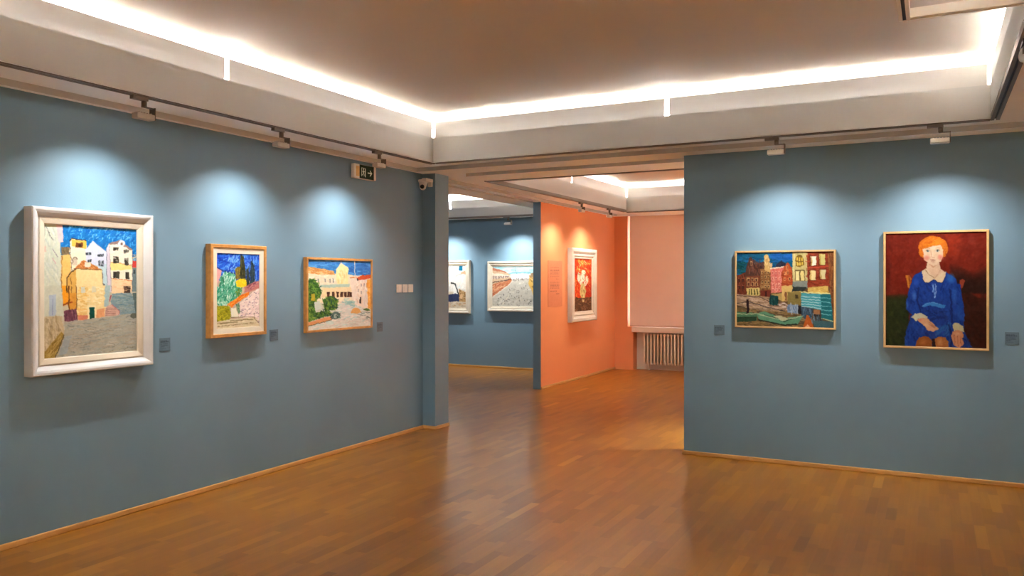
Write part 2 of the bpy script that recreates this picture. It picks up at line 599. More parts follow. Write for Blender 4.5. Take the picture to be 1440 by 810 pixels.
# unseen lamps added to brighten the hall and orange room, pointing down
def fill_downlight(x, y, z, label, power):
    t = thing('track_spotlight', label, 'spotlight', (x, y, z), 0, 'track spotlights')  # shares the spotlight name, but added only for fill light
    boxes('adapter', TRACKM, [(-0.016, 0.016, -0.06, 0.06, -0.02, 0)], t)
    bm = bmesh.new()
    cyl(bm, (0, 0, -0.02), (0, 0, -0.06), 0.014, n=14)
    mk('swivel', bm, TRACKM, t)
    bm = bmesh.new()
    cyl(bm, (0, 0, -0.06), (0, 0, -0.16), 0.04, 0.045, n=24)
    h = mk('head', bm, LAMPW, t)
    bm = bmesh.new()
    cyl(bm, (0, 0, -0.1601), (0, 0, -0.163), 0.04, n=24)
    mk('lens', bm, LENSM, h)
    ld = bpy.data.lights.new('fill_beam', 'SPOT')
    ld.energy = power
    ld.color = FILL_COLOR
    ld.spot_size = math.radians(95)
    ld.spot_blend = 0.8
    ld.shadow_soft_size = 0.04
    lo = bpy.data.objects.new('fill_beam', ld)
    COL.objects.link(lo)
    lo.parent = t
    lo.location = (0, 0, -0.17)


for k, yy in enumerate((2.5, 1.4)):
    fill_downlight(-0.108, yy, 2.66, ('first', 'second')[k] + ' added fill lamp on the suspended track', FILL_POWER)
for k, yy in enumerate((0.3, -0.8, -1.9)):
    fill_downlight(IX0 - 0.04, yy, ZW, ('first', 'second', 'third')[k] + ' added fill lamp on the left track behind the viewer', FILL_POWER * 0.4)
    fill_downlight(IX1 + 0.0275, yy, ZW - 0.005, ('first', 'second', 'third')[k] + ' added fill lamp on the beam track behind the viewer', FILL_POWER)

for k, xx in enumerate((-0.9, 0.0)):  # hidden fill lamps added for the orange room
    fill_downlight(xx, JY0 - 0.0275, ZW - 0.008, ('first', 'second')[k] + ' added fill lamp on the track behind the far blue wall', FILL_POWER * 1.2)
    fill_downlight(xx, JY1 + 0.0275, ZW - 0.008, ('first', 'second')[k] + ' added fill lamp near the window behind the far blue wall', FILL_POWER * 2.6)

# ------------------------------------------------------------------ painter: a colour raster carried by a fine mesh
class Art:
    def __init__(self, w, h, quad, seed=1, base=(128, 128, 128)):
        self.w, self.h = w, h
        self.img = np.zeros((h, w, 3)) + np.array(base, float)
        self.rs = np.random.RandomState(seed)
        src = quad
        dst = [(0, 0), (w, 0), (w, h), (0, h)]
        A, b = [], []
        for (x, y), (u, v) in zip(src, dst):
            A.append([x, y, 1, 0, 0, 0, -u * x, -u * y]); b.append(u)
            A.append([0, 0, 0, x, y, 1, -v * x, -v * y]); b.append(v)
        self.H = np.append(np.linalg.solve(np.array(A, float), np.array(b, float)), 1).reshape(3, 3)
        self.k = w / math.hypot(quad[1][0] - quad[0][0], quad[1][1] - quad[0][1])
        self.f = lambda p: p

    def view(self, x0, y0, s, bx0=0.0, by0=0.0, bs=1.0):
        """following coordinates are read in another sketch frame, mapped into the quad's frame"""
        self.f = lambda p: ((x0 + p[0] / s - bx0) * bs, (y0 + p[1] / s - by0) * bs)
        self.vs = bs / s

    vs = 1.0

    def m(self, pts):
        P = np.array([self.f(p) + (1,) if isinstance(self.f(p), tuple) else tuple(self.f(p)) + (1,) for p in pts], float)
        q = P @ self.H.T
        return q[:, :2] / q[:, 2:3]

    def _fill(self, q, c, a=1.0):
        x0, x1 = int(max(0, math.floor(q[:, 0].min()))), int(min(self.w, math.ceil(q[:, 0].max()) + 1))
        y0, y1 = int(max(0, math.floor(q[:, 1].min()))), int(min(self.h, math.ceil(q[:, 1].max()) + 1))
        if x1 <= x0 or y1 <= y0:
            return
        X, Y = np.meshgrid(np.arange(x0, x1) + 0.5, np.arange(y0, y1) + 0.5)
        ins = np.zeros(X.shape, bool)
        n = len(q)
        j = n - 1
        for i in range(n):
            xi, yi, xj, yj = q[i, 0], q[i, 1], q[j, 0], q[j, 1]
            if yi != yj:
                ins ^= ((yi > Y) != (yj > Y)) & (X < (xj - xi) * (Y - yi) / (yj - yi) + xi)
            j = i
        reg = self.img[y0:y1, x0:x1]
        reg[ins] = reg[ins] * (1 - a) + np.array(c, float) * a

    def poly(self, pts, c, a=1.0):
        self._fill(self.m(pts), c, a)

    def rect(self, cx, cy, w, h, c, a=1.0):
        self.poly([(cx - w / 2, cy - h / 2), (cx + w / 2, cy - h / 2), (cx + w / 2, cy + h / 2), (cx - w / 2, cy + h / 2)], c, a)

    def ell(self, cx, cy, rx, ry, c, a=1.0, n=28):
        self.poly([(cx + rx * math.cos(t), cy + ry * math.sin(t)) for t in np.linspace(0, 2 * math.pi, n, endpoint=False)], c, a)

    def soft(self, cx, cy, rx, ry, c, a=0.7):
        for k in range(6):
            f_ = 1 - k / 6
            self.ell(cx, cy, rx * f_, ry * f_, c, a * 0.3)

    def line(self, pts, w, c, a=1.0):
        q = self.m(pts)
        hw = max(0.55, w * self.vs * self.k / 2)
        for p0, p1 in zip(q[:-1], q[1:]):
            d = p1 - p0
            L = np.hypot(*d)
            if L < 1e-6:
                continue
            nrm = np.array([-d[1], d[0]]) / L * hw
            self._fill(np.array([p0 + nrm, p1 + nrm, p1 - nrm, p0 - nrm]), c, a)

    def strokes(self, pts, cols, n, L=30, w=7, ang=0, jit=25, a=0.8):
        xs = [p[0] for p in pts]; ys = [p[1] for p in pts]
        done = 0
        for _ in range(n * 6):
            x, y = self.rs.uniform(min(xs), max(xs)), self.rs.uniform(min(ys), max(ys))
            ins = False
            j = len(pts) - 1
            for i in range(len(pts)):
                if (pts[i][1] > y) != (pts[j][1] > y) and x < (pts[j][0] - pts[i][0]) * (y - pts[i][1]) / (pts[j][1] - pts[i][1]) + pts[i][0]:
                    ins = not ins
                j = i
            if not ins:
                continue
            t = math.radians(ang + self.rs.uniform(-jit, jit))
            l = L * self.rs.uniform(0.5, 1.2) / 2
            c = np.array(cols[self.rs.randint(len(cols))], float) + self.rs.uniform(-12, 12)
            self.line([(x - l * math.cos(t), y - l * math.sin(t)), (x + l * math.cos(t), y + l * math.sin(t))], w * self.rs.uniform(0.6, 1.2), c, a)
            done += 1
            if done >= n:
                break

    def blur(self, n=2):
        for _ in range(n):
            p = np.pad(self.img, ((1, 1), (1, 1), (0, 0)), mode='edge')
            self.img = (p[:-2, 1:-1] + p[2:, 1:-1] + p[1:-1, :-2] + p[1:-1, 2:] + 2 * p[1:-1, 1:-1]) / 6

    gain = 1.0

    def finish(self, grain=7.0, wob=0.8):
        h, w = self.h, self.w
        rs = self.rs

        def noise(cells):
            g = rs.randn(max(2, int(h / cells)) + 2, max(2, int(w / cells)) + 2)
            yy = np.linspace(0, g.shape[0] - 1.001, h); xx = np.linspace(0, g.shape[1] - 1.001, w)
            y0 = yy.astype(int); x0 = xx.astype(int)
            fy = (yy - y0)[:, None]; fx = (xx - x0)[None, :]
            return (g[y0][:, x0] * (1 - fy) * (1 - fx) + g[y0 + 1][:, x0] * fy * (1 - fx) + g[y0][:, x0 + 1] * (1 - fy) * fx + g[y0 + 1][:, x0 + 1] * fy * fx)
        Y, X = np.mgrid[0:h, 0:w]
        X2 = np.clip(np.round(X + noise(7) * wob), 0, w - 1).astype(int)
        Y2 = np.clip(np.round(Y + noise(7) * wob), 0, h - 1).astype(int)
        im = self.img[Y2, X2]
        p = np.pad(im, ((1, 1), (1, 1), (0, 0)), mode='edge')
        im = im * 0.4 + 0.15 * (p[:-2, 1:-1] + p[2:, 1:-1] + p[1:-1, :-2] + p[1:-1, 2:])
        im = im + (noise(3) * grain + noise(9) * grain * 0.8)[:, :, None]
        self.relief = noise(3)
        return np.clip(im * self.gain, 0, 255)


ARTMAT = {}


def art_material(rough):
    if rough in ARTMAT:
        return ARTMAT[rough]
    m = bpy.data.materials.new('oil_paint')
    m.use_nodes = True
    nt = m.node_tree
    b = nt.nodes['Principled BSDF']
    a = nt.nodes.new('ShaderNodeAttribute')
    a.attribute_name = 'paint'
    nt.links.new(a.outputs['Color'], b.inputs['Base Color'])
    b.inputs['Roughness'].default_value = rough
    b.inputs['Specular IOR Level'].default_value = 0.15
    ARTMAT[rough] = m
    return m


def art_mesh(name, art, w, h, parent, y, x0=None, z0=0.0, relief=0.00015, rough=0.5, grain=3.5, wob=0.8):
    """grid in the local XZ plane, facing local -Y"""
    im = art.finish(grain, wob)
    H_, W_ = art.h, art.w
    x0 = -w / 2 if x0 is None else x0
    xs = x0 + (np.arange(W_) / (W_ - 1)) * w
    zs = z0 + h - (np.arange(H_) / (H_ - 1)) * h
    V = np.zeros((H_, W_, 3), np.float32)
    V[:, :, 0] = xs[None, :]
    V[:, :, 2] = zs[:, None]
    V[:, :, 1] = y - art.relief * relief
    idx = np.arange(H_ * W_).reshape(H_, W_)
    q = np.stack([idx[:-1, :-1], idx[1:, :-1], idx[1:, 1:], idx[:-1, 1:]], -1).reshape(-1, 4)
    me = bpy.data.meshes.new(name)
    me.vertices.add(H_ * W_)
    me.vertices.foreach_set('co', V.ravel())
    me.loops.add(q.size)
    me.loops.foreach_set('vertex_index', q.ravel().astype(np.int32))
    me.polygons.add(len(q))
    me.polygons.foreach_set('loop_start', np.arange(0, q.size, 4, dtype=np.int32))
    me.polygons.foreach_set('loop_total', np.full(len(q), 4, np.int32))
    me.update(calc_edges=True)
    at = me.color_attributes.new('paint', 'FLOAT_COLOR', 'POINT')
    s = im / 255.0
    l = np.where(s <= 0.04045, s / 12.92, ((s + 0.055) / 1.055) ** 2.4)
    arr = np.ones((H_ * W_, 4), np.float32)
    arr[:, :3] = l.reshape(-1, 3)
    at.data.foreach_set('color', arr.ravel())
    me.materials.append(art_material(rough))
    return link(name, me, parent)


def frame_ring(name, w, h, prof, m, parent):
    """mitred frame: prof = list of (inset, stand-off from the wall); local origin = centre of bottom edge, facing -Y"""
    bm = bmesh.new()
    rings = []
    for ins, off in prof:
        rings.append([bm.verts.new((sx * (w / 2 - ins), -off, z)) for sx, z in ((-1, ins), (1, ins), (1, h - ins), (-1, h - ins))])
    n = len(rings)
    for a in range(n - 1):
        for k in range(4):
            bm.faces.new((rings[a][k], rings[a][(k + 1) % 4], rings[a + 1][(k + 1) % 4], rings[a + 1][k]))
    return mk(name, bm, m, parent)


def painting(label, x, y, z, rz, w, h, frame, fm, liner, lm, art, canvas_off, canvas_inset, rough=0.5, group='framed paintings'):
    t = thing('painting', label, 'painting', (x, y, z), rz, group)
    frame_ring('frame', w, h, frame, fm, t)
    if liner:
        frame_ring('liner', w, h, liner, lm, t)
    b = boxes('backing', LINER, [(-w / 2 + 0.012, w / 2 - 0.012, -canvas_off + 0.004, -0.001, 0.012, h - 0.012)], t)
    ci = canvas_inset
    art_mesh('canvas', art, w - 2 * ci, h - 2 * ci, t, -canvas_off, None, ci, rough=rough)
    return t


# ---- artwork 1: small square between yellow and white houses
a = Art(230, 320, [(67, 311.5), (193.8, 320.8), (194.2, 495.8), (65, 505.8)], 11, (22, 112, 182))
VA = lambda: a.view(60, 305, 7.714)
VB = lambda: a.view(60, 400, 7.043)
VA()
a.poly([(0, 400), (1100, 400), (1100, 1700), (0, 1700)], (200, 190, 165))
SKY = [(240, 50), (1040, 110), (1040, 500), (240, 330)]
a.strokes(SKY, [(30, 130, 205), (12, 92, 170), (70, 160, 220), (20, 110, 190)], 500, 45, 12, -50, 40)
a.strokes([(300, 70), (900, 90), (1000, 250), (500, 230)], [(130, 190, 230), (170, 212, 238)], 70, 28, 7, -55, 40, 0.7)
# tower, gabled white house, tall house at right
a.poly([(240, 395), (345, 390), (345, 810), (240, 810)], (240, 196, 112))
a.poly([(240, 305), (325, 315), (330, 400), (240, 390)], (150, 128, 92))
for k in range(7):
    a.line([(248 + k * 12, 310), (250 + k * 12, 390)], 5, (96, 80, 56))
a.poly([(325, 320), (338, 215), (505, 245), (508, 520), (345, 560)], (240, 231, 205))
a.poly([(345, 228), (503, 252), (503, 335), (345, 300)], (238, 190, 84))
a.rect(427, 293, 72, 52, (122, 70, 34))
a.rect(435, 296, 30, 30, (74, 44, 30))
a.line([(330, 250), (345, 216), (505, 246)], 9, (70, 50, 40))
a.line([(330, 300), (340, 420), (350, 560)], 5, (110, 90, 70))
a.ell(382, 445, 26, 28, (196, 184, 158)); a.poly([(358, 448), (406, 448), (406, 510), (358, 510)], (214, 200, 176))
a.line([(356, 500), (358, 440), (382, 418), (405, 442)], 6, (112, 96, 80))
a.poly([(500, 335), (570, 245), (712, 360), (720, 810), (500, 810)], (216, 223, 241))
a.poly([(560, 520), (715, 500), (720, 810), (600, 810)], (188, 214, 218))
a.line([(500, 335), (570, 246), (712, 360)], 6, (150, 168, 200))
for x, y, w, h in ((525, 386, 58, 28), (650, 405, 70, 30), (535, 465, 36, 30), (655, 490, 60, 64), (683, 760, 20, 90)):
    a.rect(x, y, w, h, (64, 74, 84)); a.line([(x, y - h / 2), (x, y + h / 2)], 6, (150, 160, 170))
a.poly([(712, 330), (742, 280), (850, 248), (985, 345), (985, 810), (720, 810)], (236, 229, 208))
a.poly([(712, 330), (745, 290), (765, 810), (722, 810)], (214, 204, 216))
a.line([(712, 330), (722, 810)], 6, (120, 130, 150))
a.poly([(755, 488), (978, 516), (980, 562), (757, 572)], (241, 217, 136))
a.poly([(765, 662), (985, 690), (985, 810), (772, 810)], (241, 208, 164))
a.line([(750, 480), (978, 514)], 8, (200, 150, 90)); a.line([(765, 660), (985, 690)], 8, (206, 120, 74))
a.poly([(735, 290), (760, 262), (850, 240), (985, 345), (960, 350), (850, 285)], (150, 120, 112))
a.ell(872, 275, 36, 32, (238, 232, 226)); a.rect(874, 282, 22, 30, (130, 110, 100))
for x, y, w, h in ((812, 335, 58, 40), (918, 365, 60, 40), (812, 455, 54, 76), (922, 475, 42, 76), (815, 622, 66, 72), (935, 635, 36, 76), (932, 782, 74, 74)):
    a.rect(x, y, w, h, (70, 66, 52)); a.rect(x - w * .18, y, w * .3, h * .8, (48, 42, 40))
a.poly([(985, 465), (1036, 475), (1036, 542), (985, 540)], (204, 66, 58))
a.poly([(985, 545), (1036, 545), (1036, 810), (985, 810)], (118, 138, 140))
a.rect(1004, 590, 20, 45, (60, 74, 80))
VB()
a.poly([(225, 0), (300, 0), (300, 185), (235, 205)], (236, 156, 30))
a.poly([(300, 0), (370, 0), (370, 340), (300, 300)], (214, 150, 56))
VA()
a.poly([(300, 640), (392, 552), (398, 810), (300, 810)], (216, 168, 82))
a.poly([(392, 552), (668, 566), (676, 810), (396, 810)], (240, 217, 158))
a.poly([(375, 546), (470, 455), (560, 500), (672, 564), (520, 560)], (203, 126, 64))
a.strokes([(390, 540), (470, 460), (560, 505), (650, 556)], [(180, 96, 44), (226, 160, 96)], 40, 40, 6, 35, 25)
a.poly([(482, 478), (552, 482), (546, 532), (490, 532)], (238, 222, 198))
a.line([(372, 548), (670, 566)], 8, (120, 84, 44)); a.line([(300, 810), (298, 635), (392, 550)], 9, (74, 50, 26))
a.line([(335, 640), (345, 810)], 6, (110, 74, 30)); a.line([(670, 566), (678, 810)], 7, (110, 110, 96))
VB()
a.poly([(365, 0), (665, 0), (635, 310), (370, 345)], (239, 216, 156))
a.strokes([(370, 30), (460, 10), (460, 300), (372, 330)], [(222, 178, 92), (232, 196, 120)], 60, 50, 12, 0, 20)
a.strokes([(470, 20), (630, 20), (610, 190), (470, 190)], [(246, 230, 184), (228, 204, 140)], 50, 50, 10, 5, 20)
a.rect(425, 45, 40, 60, (214, 214, 196)); a.rect(530, 40, 40, 60, (222, 214, 180))
a.poly([(465, 200), (550, 205), (550, 335), (470, 342)], (243, 228, 178))
a.poly([(485, 222), (537, 220), (537, 335), (487, 338)], (10, 78, 66))
a.poly([(370, 305), (468, 298), (470, 342), (370, 348)], (218, 132, 98))
a.poly([(550, 250), (632, 225), (635, 315), (552, 332)], (226, 160, 110))
a.line([(362, 0), (366, 345)], 7, (110, 76, 36))
a.poly([(240, 250), (365, 232), (366, 355), (244, 366)], (112, 62, 78))
a.strokes([(245, 250), (360, 240), (360, 350), (250, 360)], [(80, 44, 60), (140, 90, 100)], 25, 40, 6, 85, 15)
a.line([(234, 196), (322, 166)], 14, (144, 66, 26)); a.line([(290, 0), (294, 240)], 10, (120, 70, 24))
a.poly([(640, 0), (690, 0), (665, 215), (625, 215)], (168, 192, 192))
a.poly([(705, 85), (895, 80), (946, 282), (785, 302), (690, 190)], (124, 150, 156))
a.strokes([(715, 95), (890, 90), (940, 270), (790, 290)], [(96, 128, 140), (160, 170, 164), (140, 156, 150)], 70, 60, 8, 2, 14)
a.poly([(700, 0), (820, 0), (820, 82), (700, 85)], (240, 206, 162))
a.rect(850, 42, 64, 66, (74, 54, 44))
a.poly([(900, 80), (946, 80), (946, 330), (930, 280)], (88, 108, 106))
a.poly([(640, 225), (700, 190), (778, 262), (772, 312), (640, 314)], (208, 166, 148))
for k in range(5):
    a.line([(645, 238 + k * 16), (740, 232 + k * 17)], 4, (150, 110, 96))
a.line([(700, 192), (776, 264), (770, 308)], 8, (190, 120, 120)); a.line([(690, 100), (682, 170)], 12, (170, 80, 96))
G = [(243, 372), (640, 320), (946, 285), (946, 680), (160, 740), (240, 520)]
a.poly(G, (170, 168, 153))
a.strokes(G, [(148, 154, 146), (186, 182, 164), (160, 168, 160), (176, 164, 140)], 320, 90, 9, -6, 16, 0.6)
a.strokes(G, [(110, 116, 110), (126, 122, 104)], 40, 70, 4, -4, 20, 0.7)
a.poly([(240, 520), (315, 500), (262, 690), (185, 705)], (152, 168, 178), 0.7)
a.ell(920, 310, 40, 26, (96, 100, 84))
# pale house on the left with a yellow foot
VA()
a.poly([(45, 45), (195, 55), (235, 270), (232, 810), (45, 810)], (206, 212, 192))
a.poly([(188, 55), (250, 62), (268, 255), (215, 262)], (236, 196, 198))
a.strokes([(60, 80), (190, 80), (225, 780), (60, 780)], [(196, 206, 186), (218, 220, 204), (190, 200, 190)], 120, 90, 14, 80, 25, 0.6)
a.line([(85, 80), (140, 220), (160, 240)], 6, (116, 116, 110)); a.line([(150, 330), (205, 420)], 5, (130, 120, 130)); a.line([(66, 60), (60, 260)], 7, (130, 110, 100))
a.line([(145, 430), (185, 490)], 8, (206, 160, 160)); a.rect(70, 330, 26, 60, (222, 180, 164), .6)
VB()
a.poly([(30, 0), (222, 0), (238, 315), (35, 315)], (202, 206, 186))
a.poly([(100, 95), (168, 90), (166, 300), (100, 302)], (176, 192, 204)); a.line([(138, 110), (132, 290)], 8, (150, 160, 190))
a.poly([(35, 310), (218, 306), (242, 480), (238, 520), (150, 738), (30, 750)], (194, 176, 138))
a.strokes([(45, 330), (200, 330), (220, 470), (60, 640)], [(170, 150, 110), (208, 192, 160), (150, 134, 104)], 90, 70, 10, 80, 25, 0.6)
a.poly([(50, 668), (215, 468), (242, 500), (150, 738), (30, 750)], (158, 132, 62))
a.strokes([(60, 690), (215, 490), (230, 530), (150, 730)], [(130, 104, 40), (188, 160, 90)], 50, 70, 8, -55, 14, 0.7)
a.line([(240, 500), (152, 735)], 8, (86, 76, 50))
VA()
a.line([(250, 400), (240, 800)], 6, (150, 100, 40)); a.line([(745, 300), (765, 800)], 5, (150, 140, 150)); a.line([(985, 350), (985, 800)], 6, (110, 104, 96))
a.strokes([(760, 300), (975, 360), (975, 480), (765, 470)], [(246, 240, 226), (222, 212, 196)], 40, 40, 8, 10, 30, 0.5)
a.strokes([(780, 670), (980, 700), (980, 800), (790, 800)], [(244, 220, 176), (232, 180, 132)], 40, 40, 8, 5, 30, 0.5)
a.strokes([(510, 340), (570, 270), (700, 370), (700, 560), (560, 520)], [(228, 232, 246), (196, 208, 232), (206, 220, 236)], 60, 40, 8, 75, 25, 0.5)
ART1 = a

# ---- artwork 2: garden path, cypresses and a yellow bush
a = Art(130, 210, [(305.8, 352.5), (366.7, 354.7), (367.5, 460.3), (304.5, 464.5)], 12, (28, 84, 200))
VA = lambda: a.view(295, 340, 11.576)
VB = lambda: a.view(295, 400, 10.13)
VA()
a.poly([(100, 600), (860, 600), (860, 1700), (100, 1700)], (196, 170, 150))
a.strokes([(125, 145), (830, 170), (830, 640), (125, 480)], [(40, 110, 220), (16, 56, 170), (20, 74, 196), (84, 150, 228)], 330, 80, 18, -30, 40)
a.strokes([(300, 200), (520, 190), (440, 450), (300, 420)], [(120, 176, 236), (150, 196, 240)], 40, 60, 12, -60, 25)
a.strokes([(590, 190), (800, 190), (800, 600), (620, 600)], [(110, 160, 232), (30, 80, 200)], 60, 90, 12, 88, 12)
a.poly([(125, 385), (220, 450), (180, 570), (120, 670)], (226, 164, 162)); a.line([(125, 375), (230, 445), (440, 500)], 14, (16, 36, 110))
a.poly([(520, 200), (550, 178), (585, 300), (604, 450), (604, 610), (500, 600), (508, 400)], (58, 60, 38))
a.strokes([(525, 210), (570, 210), (600, 600), (500, 600)], [(40, 44, 24), (96, 86, 40), (70, 74, 50)], 60, 70, 10, 85, 10)
a.poly([(440, 400), (515, 380), (515, 570), (440, 590)], (128, 108, 44)); a.strokes([(440, 400), (515, 380), (515, 570), (440, 590)], [(176, 148, 50), (90, 80, 40)], 30, 40, 9, 80, 20)
a.poly([(612, 420), (650, 396), (672, 690), (618, 690)], (52, 60, 56)); a.poly([(690, 310), (714, 268), (752, 420), (752, 640), (676, 660)], (38, 62, 76))
a.strokes([(615, 400), (750, 300), (750, 640), (620, 680)], [(30, 46, 50), (70, 90, 90)], 50, 60, 9, 86, 10)
a.poly([(580, 720), (760, 620), (840, 615), (840, 720), (700, 790), (580, 810)], (190, 120, 112)); a.strokes([(610, 720), (760, 630), (830, 640), (700, 750)], [(130, 64, 84), (206, 140, 130)], 30, 70, 14, -28, 12)
GB = [(180, 810), (190, 560), (260, 465), (420, 500), (450, 620), (520, 760), (500, 810)]
a.poly(GB, (120, 194, 160))
a.strokes(GB, [(226, 242, 232), (40, 140, 100), (90, 180, 140), (180, 222, 204)], 260, 55, 13, 105, 25)
a.strokes([(170, 600), (240, 500), (250, 810), (170, 810)], [(24, 110, 80), (60, 150, 110)], 50, 60, 14, 95, 20)
VB()
GB = [(100, 10), (480, 0), (480, 90), (370, 200), (240, 285), (130, 290), (100, 200)]
a.poly(GB, (96, 178, 140))
a.strokes(GB, [(20, 120, 92), (20, 150, 112), (140, 206, 176), (60, 150, 110), (214, 236, 222)], 240, 50, 12, 110, 28)
a.strokes([(110, 230), (280, 200), (260, 300), (110, 300)], [(214, 236, 226), (150, 200, 170)], 30, 40, 9, 60, 30)
a.strokes([(390, 40), (480, 40), (450, 150), (390, 180)], [(110, 140, 30), (80, 120, 40)], 30, 40, 10, 100, 25)
VA()
a.ell(536, 650, 88, 76, (240, 202, 24)); a.strokes([(460, 590), (620, 590), (620, 720), (460, 720)], [(250, 216, 40), (228, 180, 10), (244, 196, 20)], 60, 40, 12, 60, 50)
VB()
WLL = [(440, 250), (690, 50), (745, 60), (745, 620), (650, 540), (430, 470)]
a.poly(WLL, (236, 216, 208)); a.strokes(WLL, [(246, 230, 222), (226, 196, 194)], 120, 40, 12, -20, 30)
a.strokes(WLL, [(96, 66, 104), (140, 110, 130), (84, 76, 90)], 90, 26, 5, -30, 40)
a.poly([(268, 272), (480, 128), (585, 86), (575, 135), (430, 236), (320, 325)], (236, 128, 26)); a.strokes([(280, 270), (480, 135), (570, 100), (430, 230), (320, 310)], [(220, 100, 10), (246, 160, 50)], 50, 45, 11, -35, 12)
OB = [(95, 300), (290, 296), (312, 400), (292, 505), (95, 535)]
a.poly(OB, (166, 164, 26)); a.strokes(OB, [(112, 112, 10), (204, 192, 40), (140, 140, 20), (184, 176, 30)], 150, 40, 10, 10, 50)
a.poly([(315, 330), (385, 322), (425, 460), (318, 462)], (238, 232, 212)); a.poly([(388, 280), (440, 255), (445, 400), (412, 405)], (126, 152, 116)); a.strokes([(388, 280), (440, 255), (445, 400), (412, 405)], [(70, 110, 80), (170, 190, 150)], 18, 36, 8, 80, 30)
ST = [(90, 535), (300, 500), (655, 468), (745, 610), (745, 680), (90, 690)]
a.poly(ST, (216, 202, 164)); a.strokes(ST, [(226, 214, 180), (204, 186, 146), (214, 190, 160)], 90, 120, 12, -4, 5)
for p in (([(305, 470), (650, 462)]), ([(105, 605), (400, 580), (640, 553)]), ([(300, 520), (640, 500)]), ([(110, 560), (420, 540)])):
    a.line(p, 8, (132, 116, 76))
a.line([(655, 400), (660, 500), (745, 570)], 7, (140, 120, 96))
ART2 = a

# ---- artwork 3: sunny square with palms, church front and flagpole
a = Art(190, 205, [(90, 95), (672, 110), (670, 705), (88, 740)], 13, (62, 138, 205))
a.poly([(80, 300), (680, 300), (680, 760), (80, 760)], (206, 204, 190))
P_ = [(90, 95), (672, 110), (672, 240), (90, 200)]
a.strokes(P_, [(84, 158, 216), (60, 130, 200), (40, 112, 192)], 160, 60, 14, 4, 14)
a.strokes([(460, 110), (672, 115), (672, 235), (470, 225)], [(40, 106, 186), (50, 120, 196)], 60, 60, 14, 8, 14)
a.poly([(90, 190), (350, 228), (672, 250), (672, 520), (90, 480)], (240, 226, 196))
a.poly([(90, 165), (150, 168), (330, 205), (345, 238), (200, 235), (90, 218)], (226, 168, 98))
a.strokes([(90, 165), (330, 205), (340, 235), (90, 215)], [(240, 196, 140), (206, 130, 66)], 40, 50, 8, 10, 10)
a.strokes([(95, 225), (345, 245), (345, 330), (95, 330)], [(250, 240, 220), (228, 212, 186), (236, 226, 206)], 60, 36, 10, 5, 15)
a.poly([(345, 196), (395, 128), (462, 174), (462, 322), (358, 322)], (246, 228, 166)); a.strokes([(365, 200), (455, 190), (455, 310), (365, 310)], [(250, 234, 180), (236, 210, 140)], 40, 40, 10, 80, 20)
a.line([(345, 196), (395, 130), (462, 176)], 6, (226, 216, 200)); a.line([(395, 130), (395, 108)], 5, (200, 190, 170))
a.poly([(205, 328), (475, 318), (475, 346), (205, 356)], (182, 206, 188))
a.poly([(215, 352), (505, 346), (505, 440), (215, 446)], (240, 216, 170))
for x in (280, 322, 365, 401, 434, 463, 489):
    a.rect(x, 416, 24, 46, (74, 44, 32)); a.rect(x + 6, 420, 8, 34, (120, 80, 56))
for x in (190, 252, 292, 325):
    a.rect(x, 290, 12, 34, (150, 150, 140))
a.poly([(470, 245), (672, 240), (672, 570), (530, 530), (500, 470)], (242, 224, 206))
a.strokes([(520, 290), (640, 290), (640, 520), (520, 500)], [(250, 238, 224), (236, 206, 180), (226, 214, 206)], 60, 36, 10, 80, 30)
a.poly([(470, 262), (540, 248), (540, 262), (480, 272)], (226, 150, 80))
a.poly([(540, 262), (600, 240), (672, 236), (672, 268), (560, 286)], (216, 88, 44)); a.rect(548, 280, 14, 20, (60, 50, 50))
a.poly([(635, 280), (674, 275), (674, 545), (645, 545)], (236, 172, 78)); a.strokes([(630, 290), (672, 290), (672, 540), (640, 540)], [(246, 196, 110), (222, 140, 50)], 30, 50, 9, 85, 12)
for x, y in ((580, 330), (606, 330), (580, 400), (555, 380)):
    a.rect(x, y, 9, 30, (180, 160, 150))
a.rect(573, 470, 12, 56, (44, 34, 34)); a.rect(565, 480, 8, 30, (90, 70, 60))
GR = [(88, 740), (88, 690), (300, 640), (400, 470), (530, 520), (672, 560), (672, 706)]
a.poly(GR, (216, 214, 204))
a.strokes(GR, [(184, 212, 206), (236, 226, 214), (206, 192, 182), (224, 216, 210)], 200, 60, 10, -8, 18, 0.7)
a.strokes([(430, 440), (530, 480), (500, 530), (420, 500)], [(150, 196, 190), (190, 214, 200)], 25, 50, 9, 0, 20)
a.strokes([(520, 590), (660, 560), (660, 640), (560, 650)], [(90, 100, 96), (130, 150, 140)], 14, 40, 5, 15, 20)
a.poly([(590, 555), (630, 540), (668, 560), (640, 568)], (86, 116, 60))
a.poly([(478, 582), (512, 538), (560, 545), (582, 578), (540, 592)], (226, 168, 98)); a.line([(521, 112), (524, 540)], 8, (238, 222, 204))
for reg, n in (([(90, 290), (150, 268), (215, 380), (205, 430), (160, 490), (165, 610), (90, 610)], 150), ([(225, 465), (300, 425), (372, 460), (350, 545), (250, 565)], 80), ([(90, 585), (290, 560), (312, 600), (90, 655)], 60)):
    a.poly(reg, (64, 108, 44)); a.strokes(reg, [(40, 78, 26), (98, 146, 48), (70, 116, 44), (130, 156, 60), (30, 70, 60)], n, 44, 9, 60, 70)
a.strokes([(95, 290), (150, 275), (210, 390), (95, 380)], [(110, 160, 60), (50, 100, 40)], 40, 60, 7, 40, 60)
a.poly([(150, 480), (200, 470), (215, 545), (160, 560)], (206, 214, 206)); a.poly([(125, 410), (158, 405), (158, 470), (125, 470)], (180, 160, 40))
a.poly([(88, 662), (300, 610), (312, 640), (88, 698)], (228, 156, 106)); a.line([(88, 698), (310, 642)], 6, (90, 90, 50))
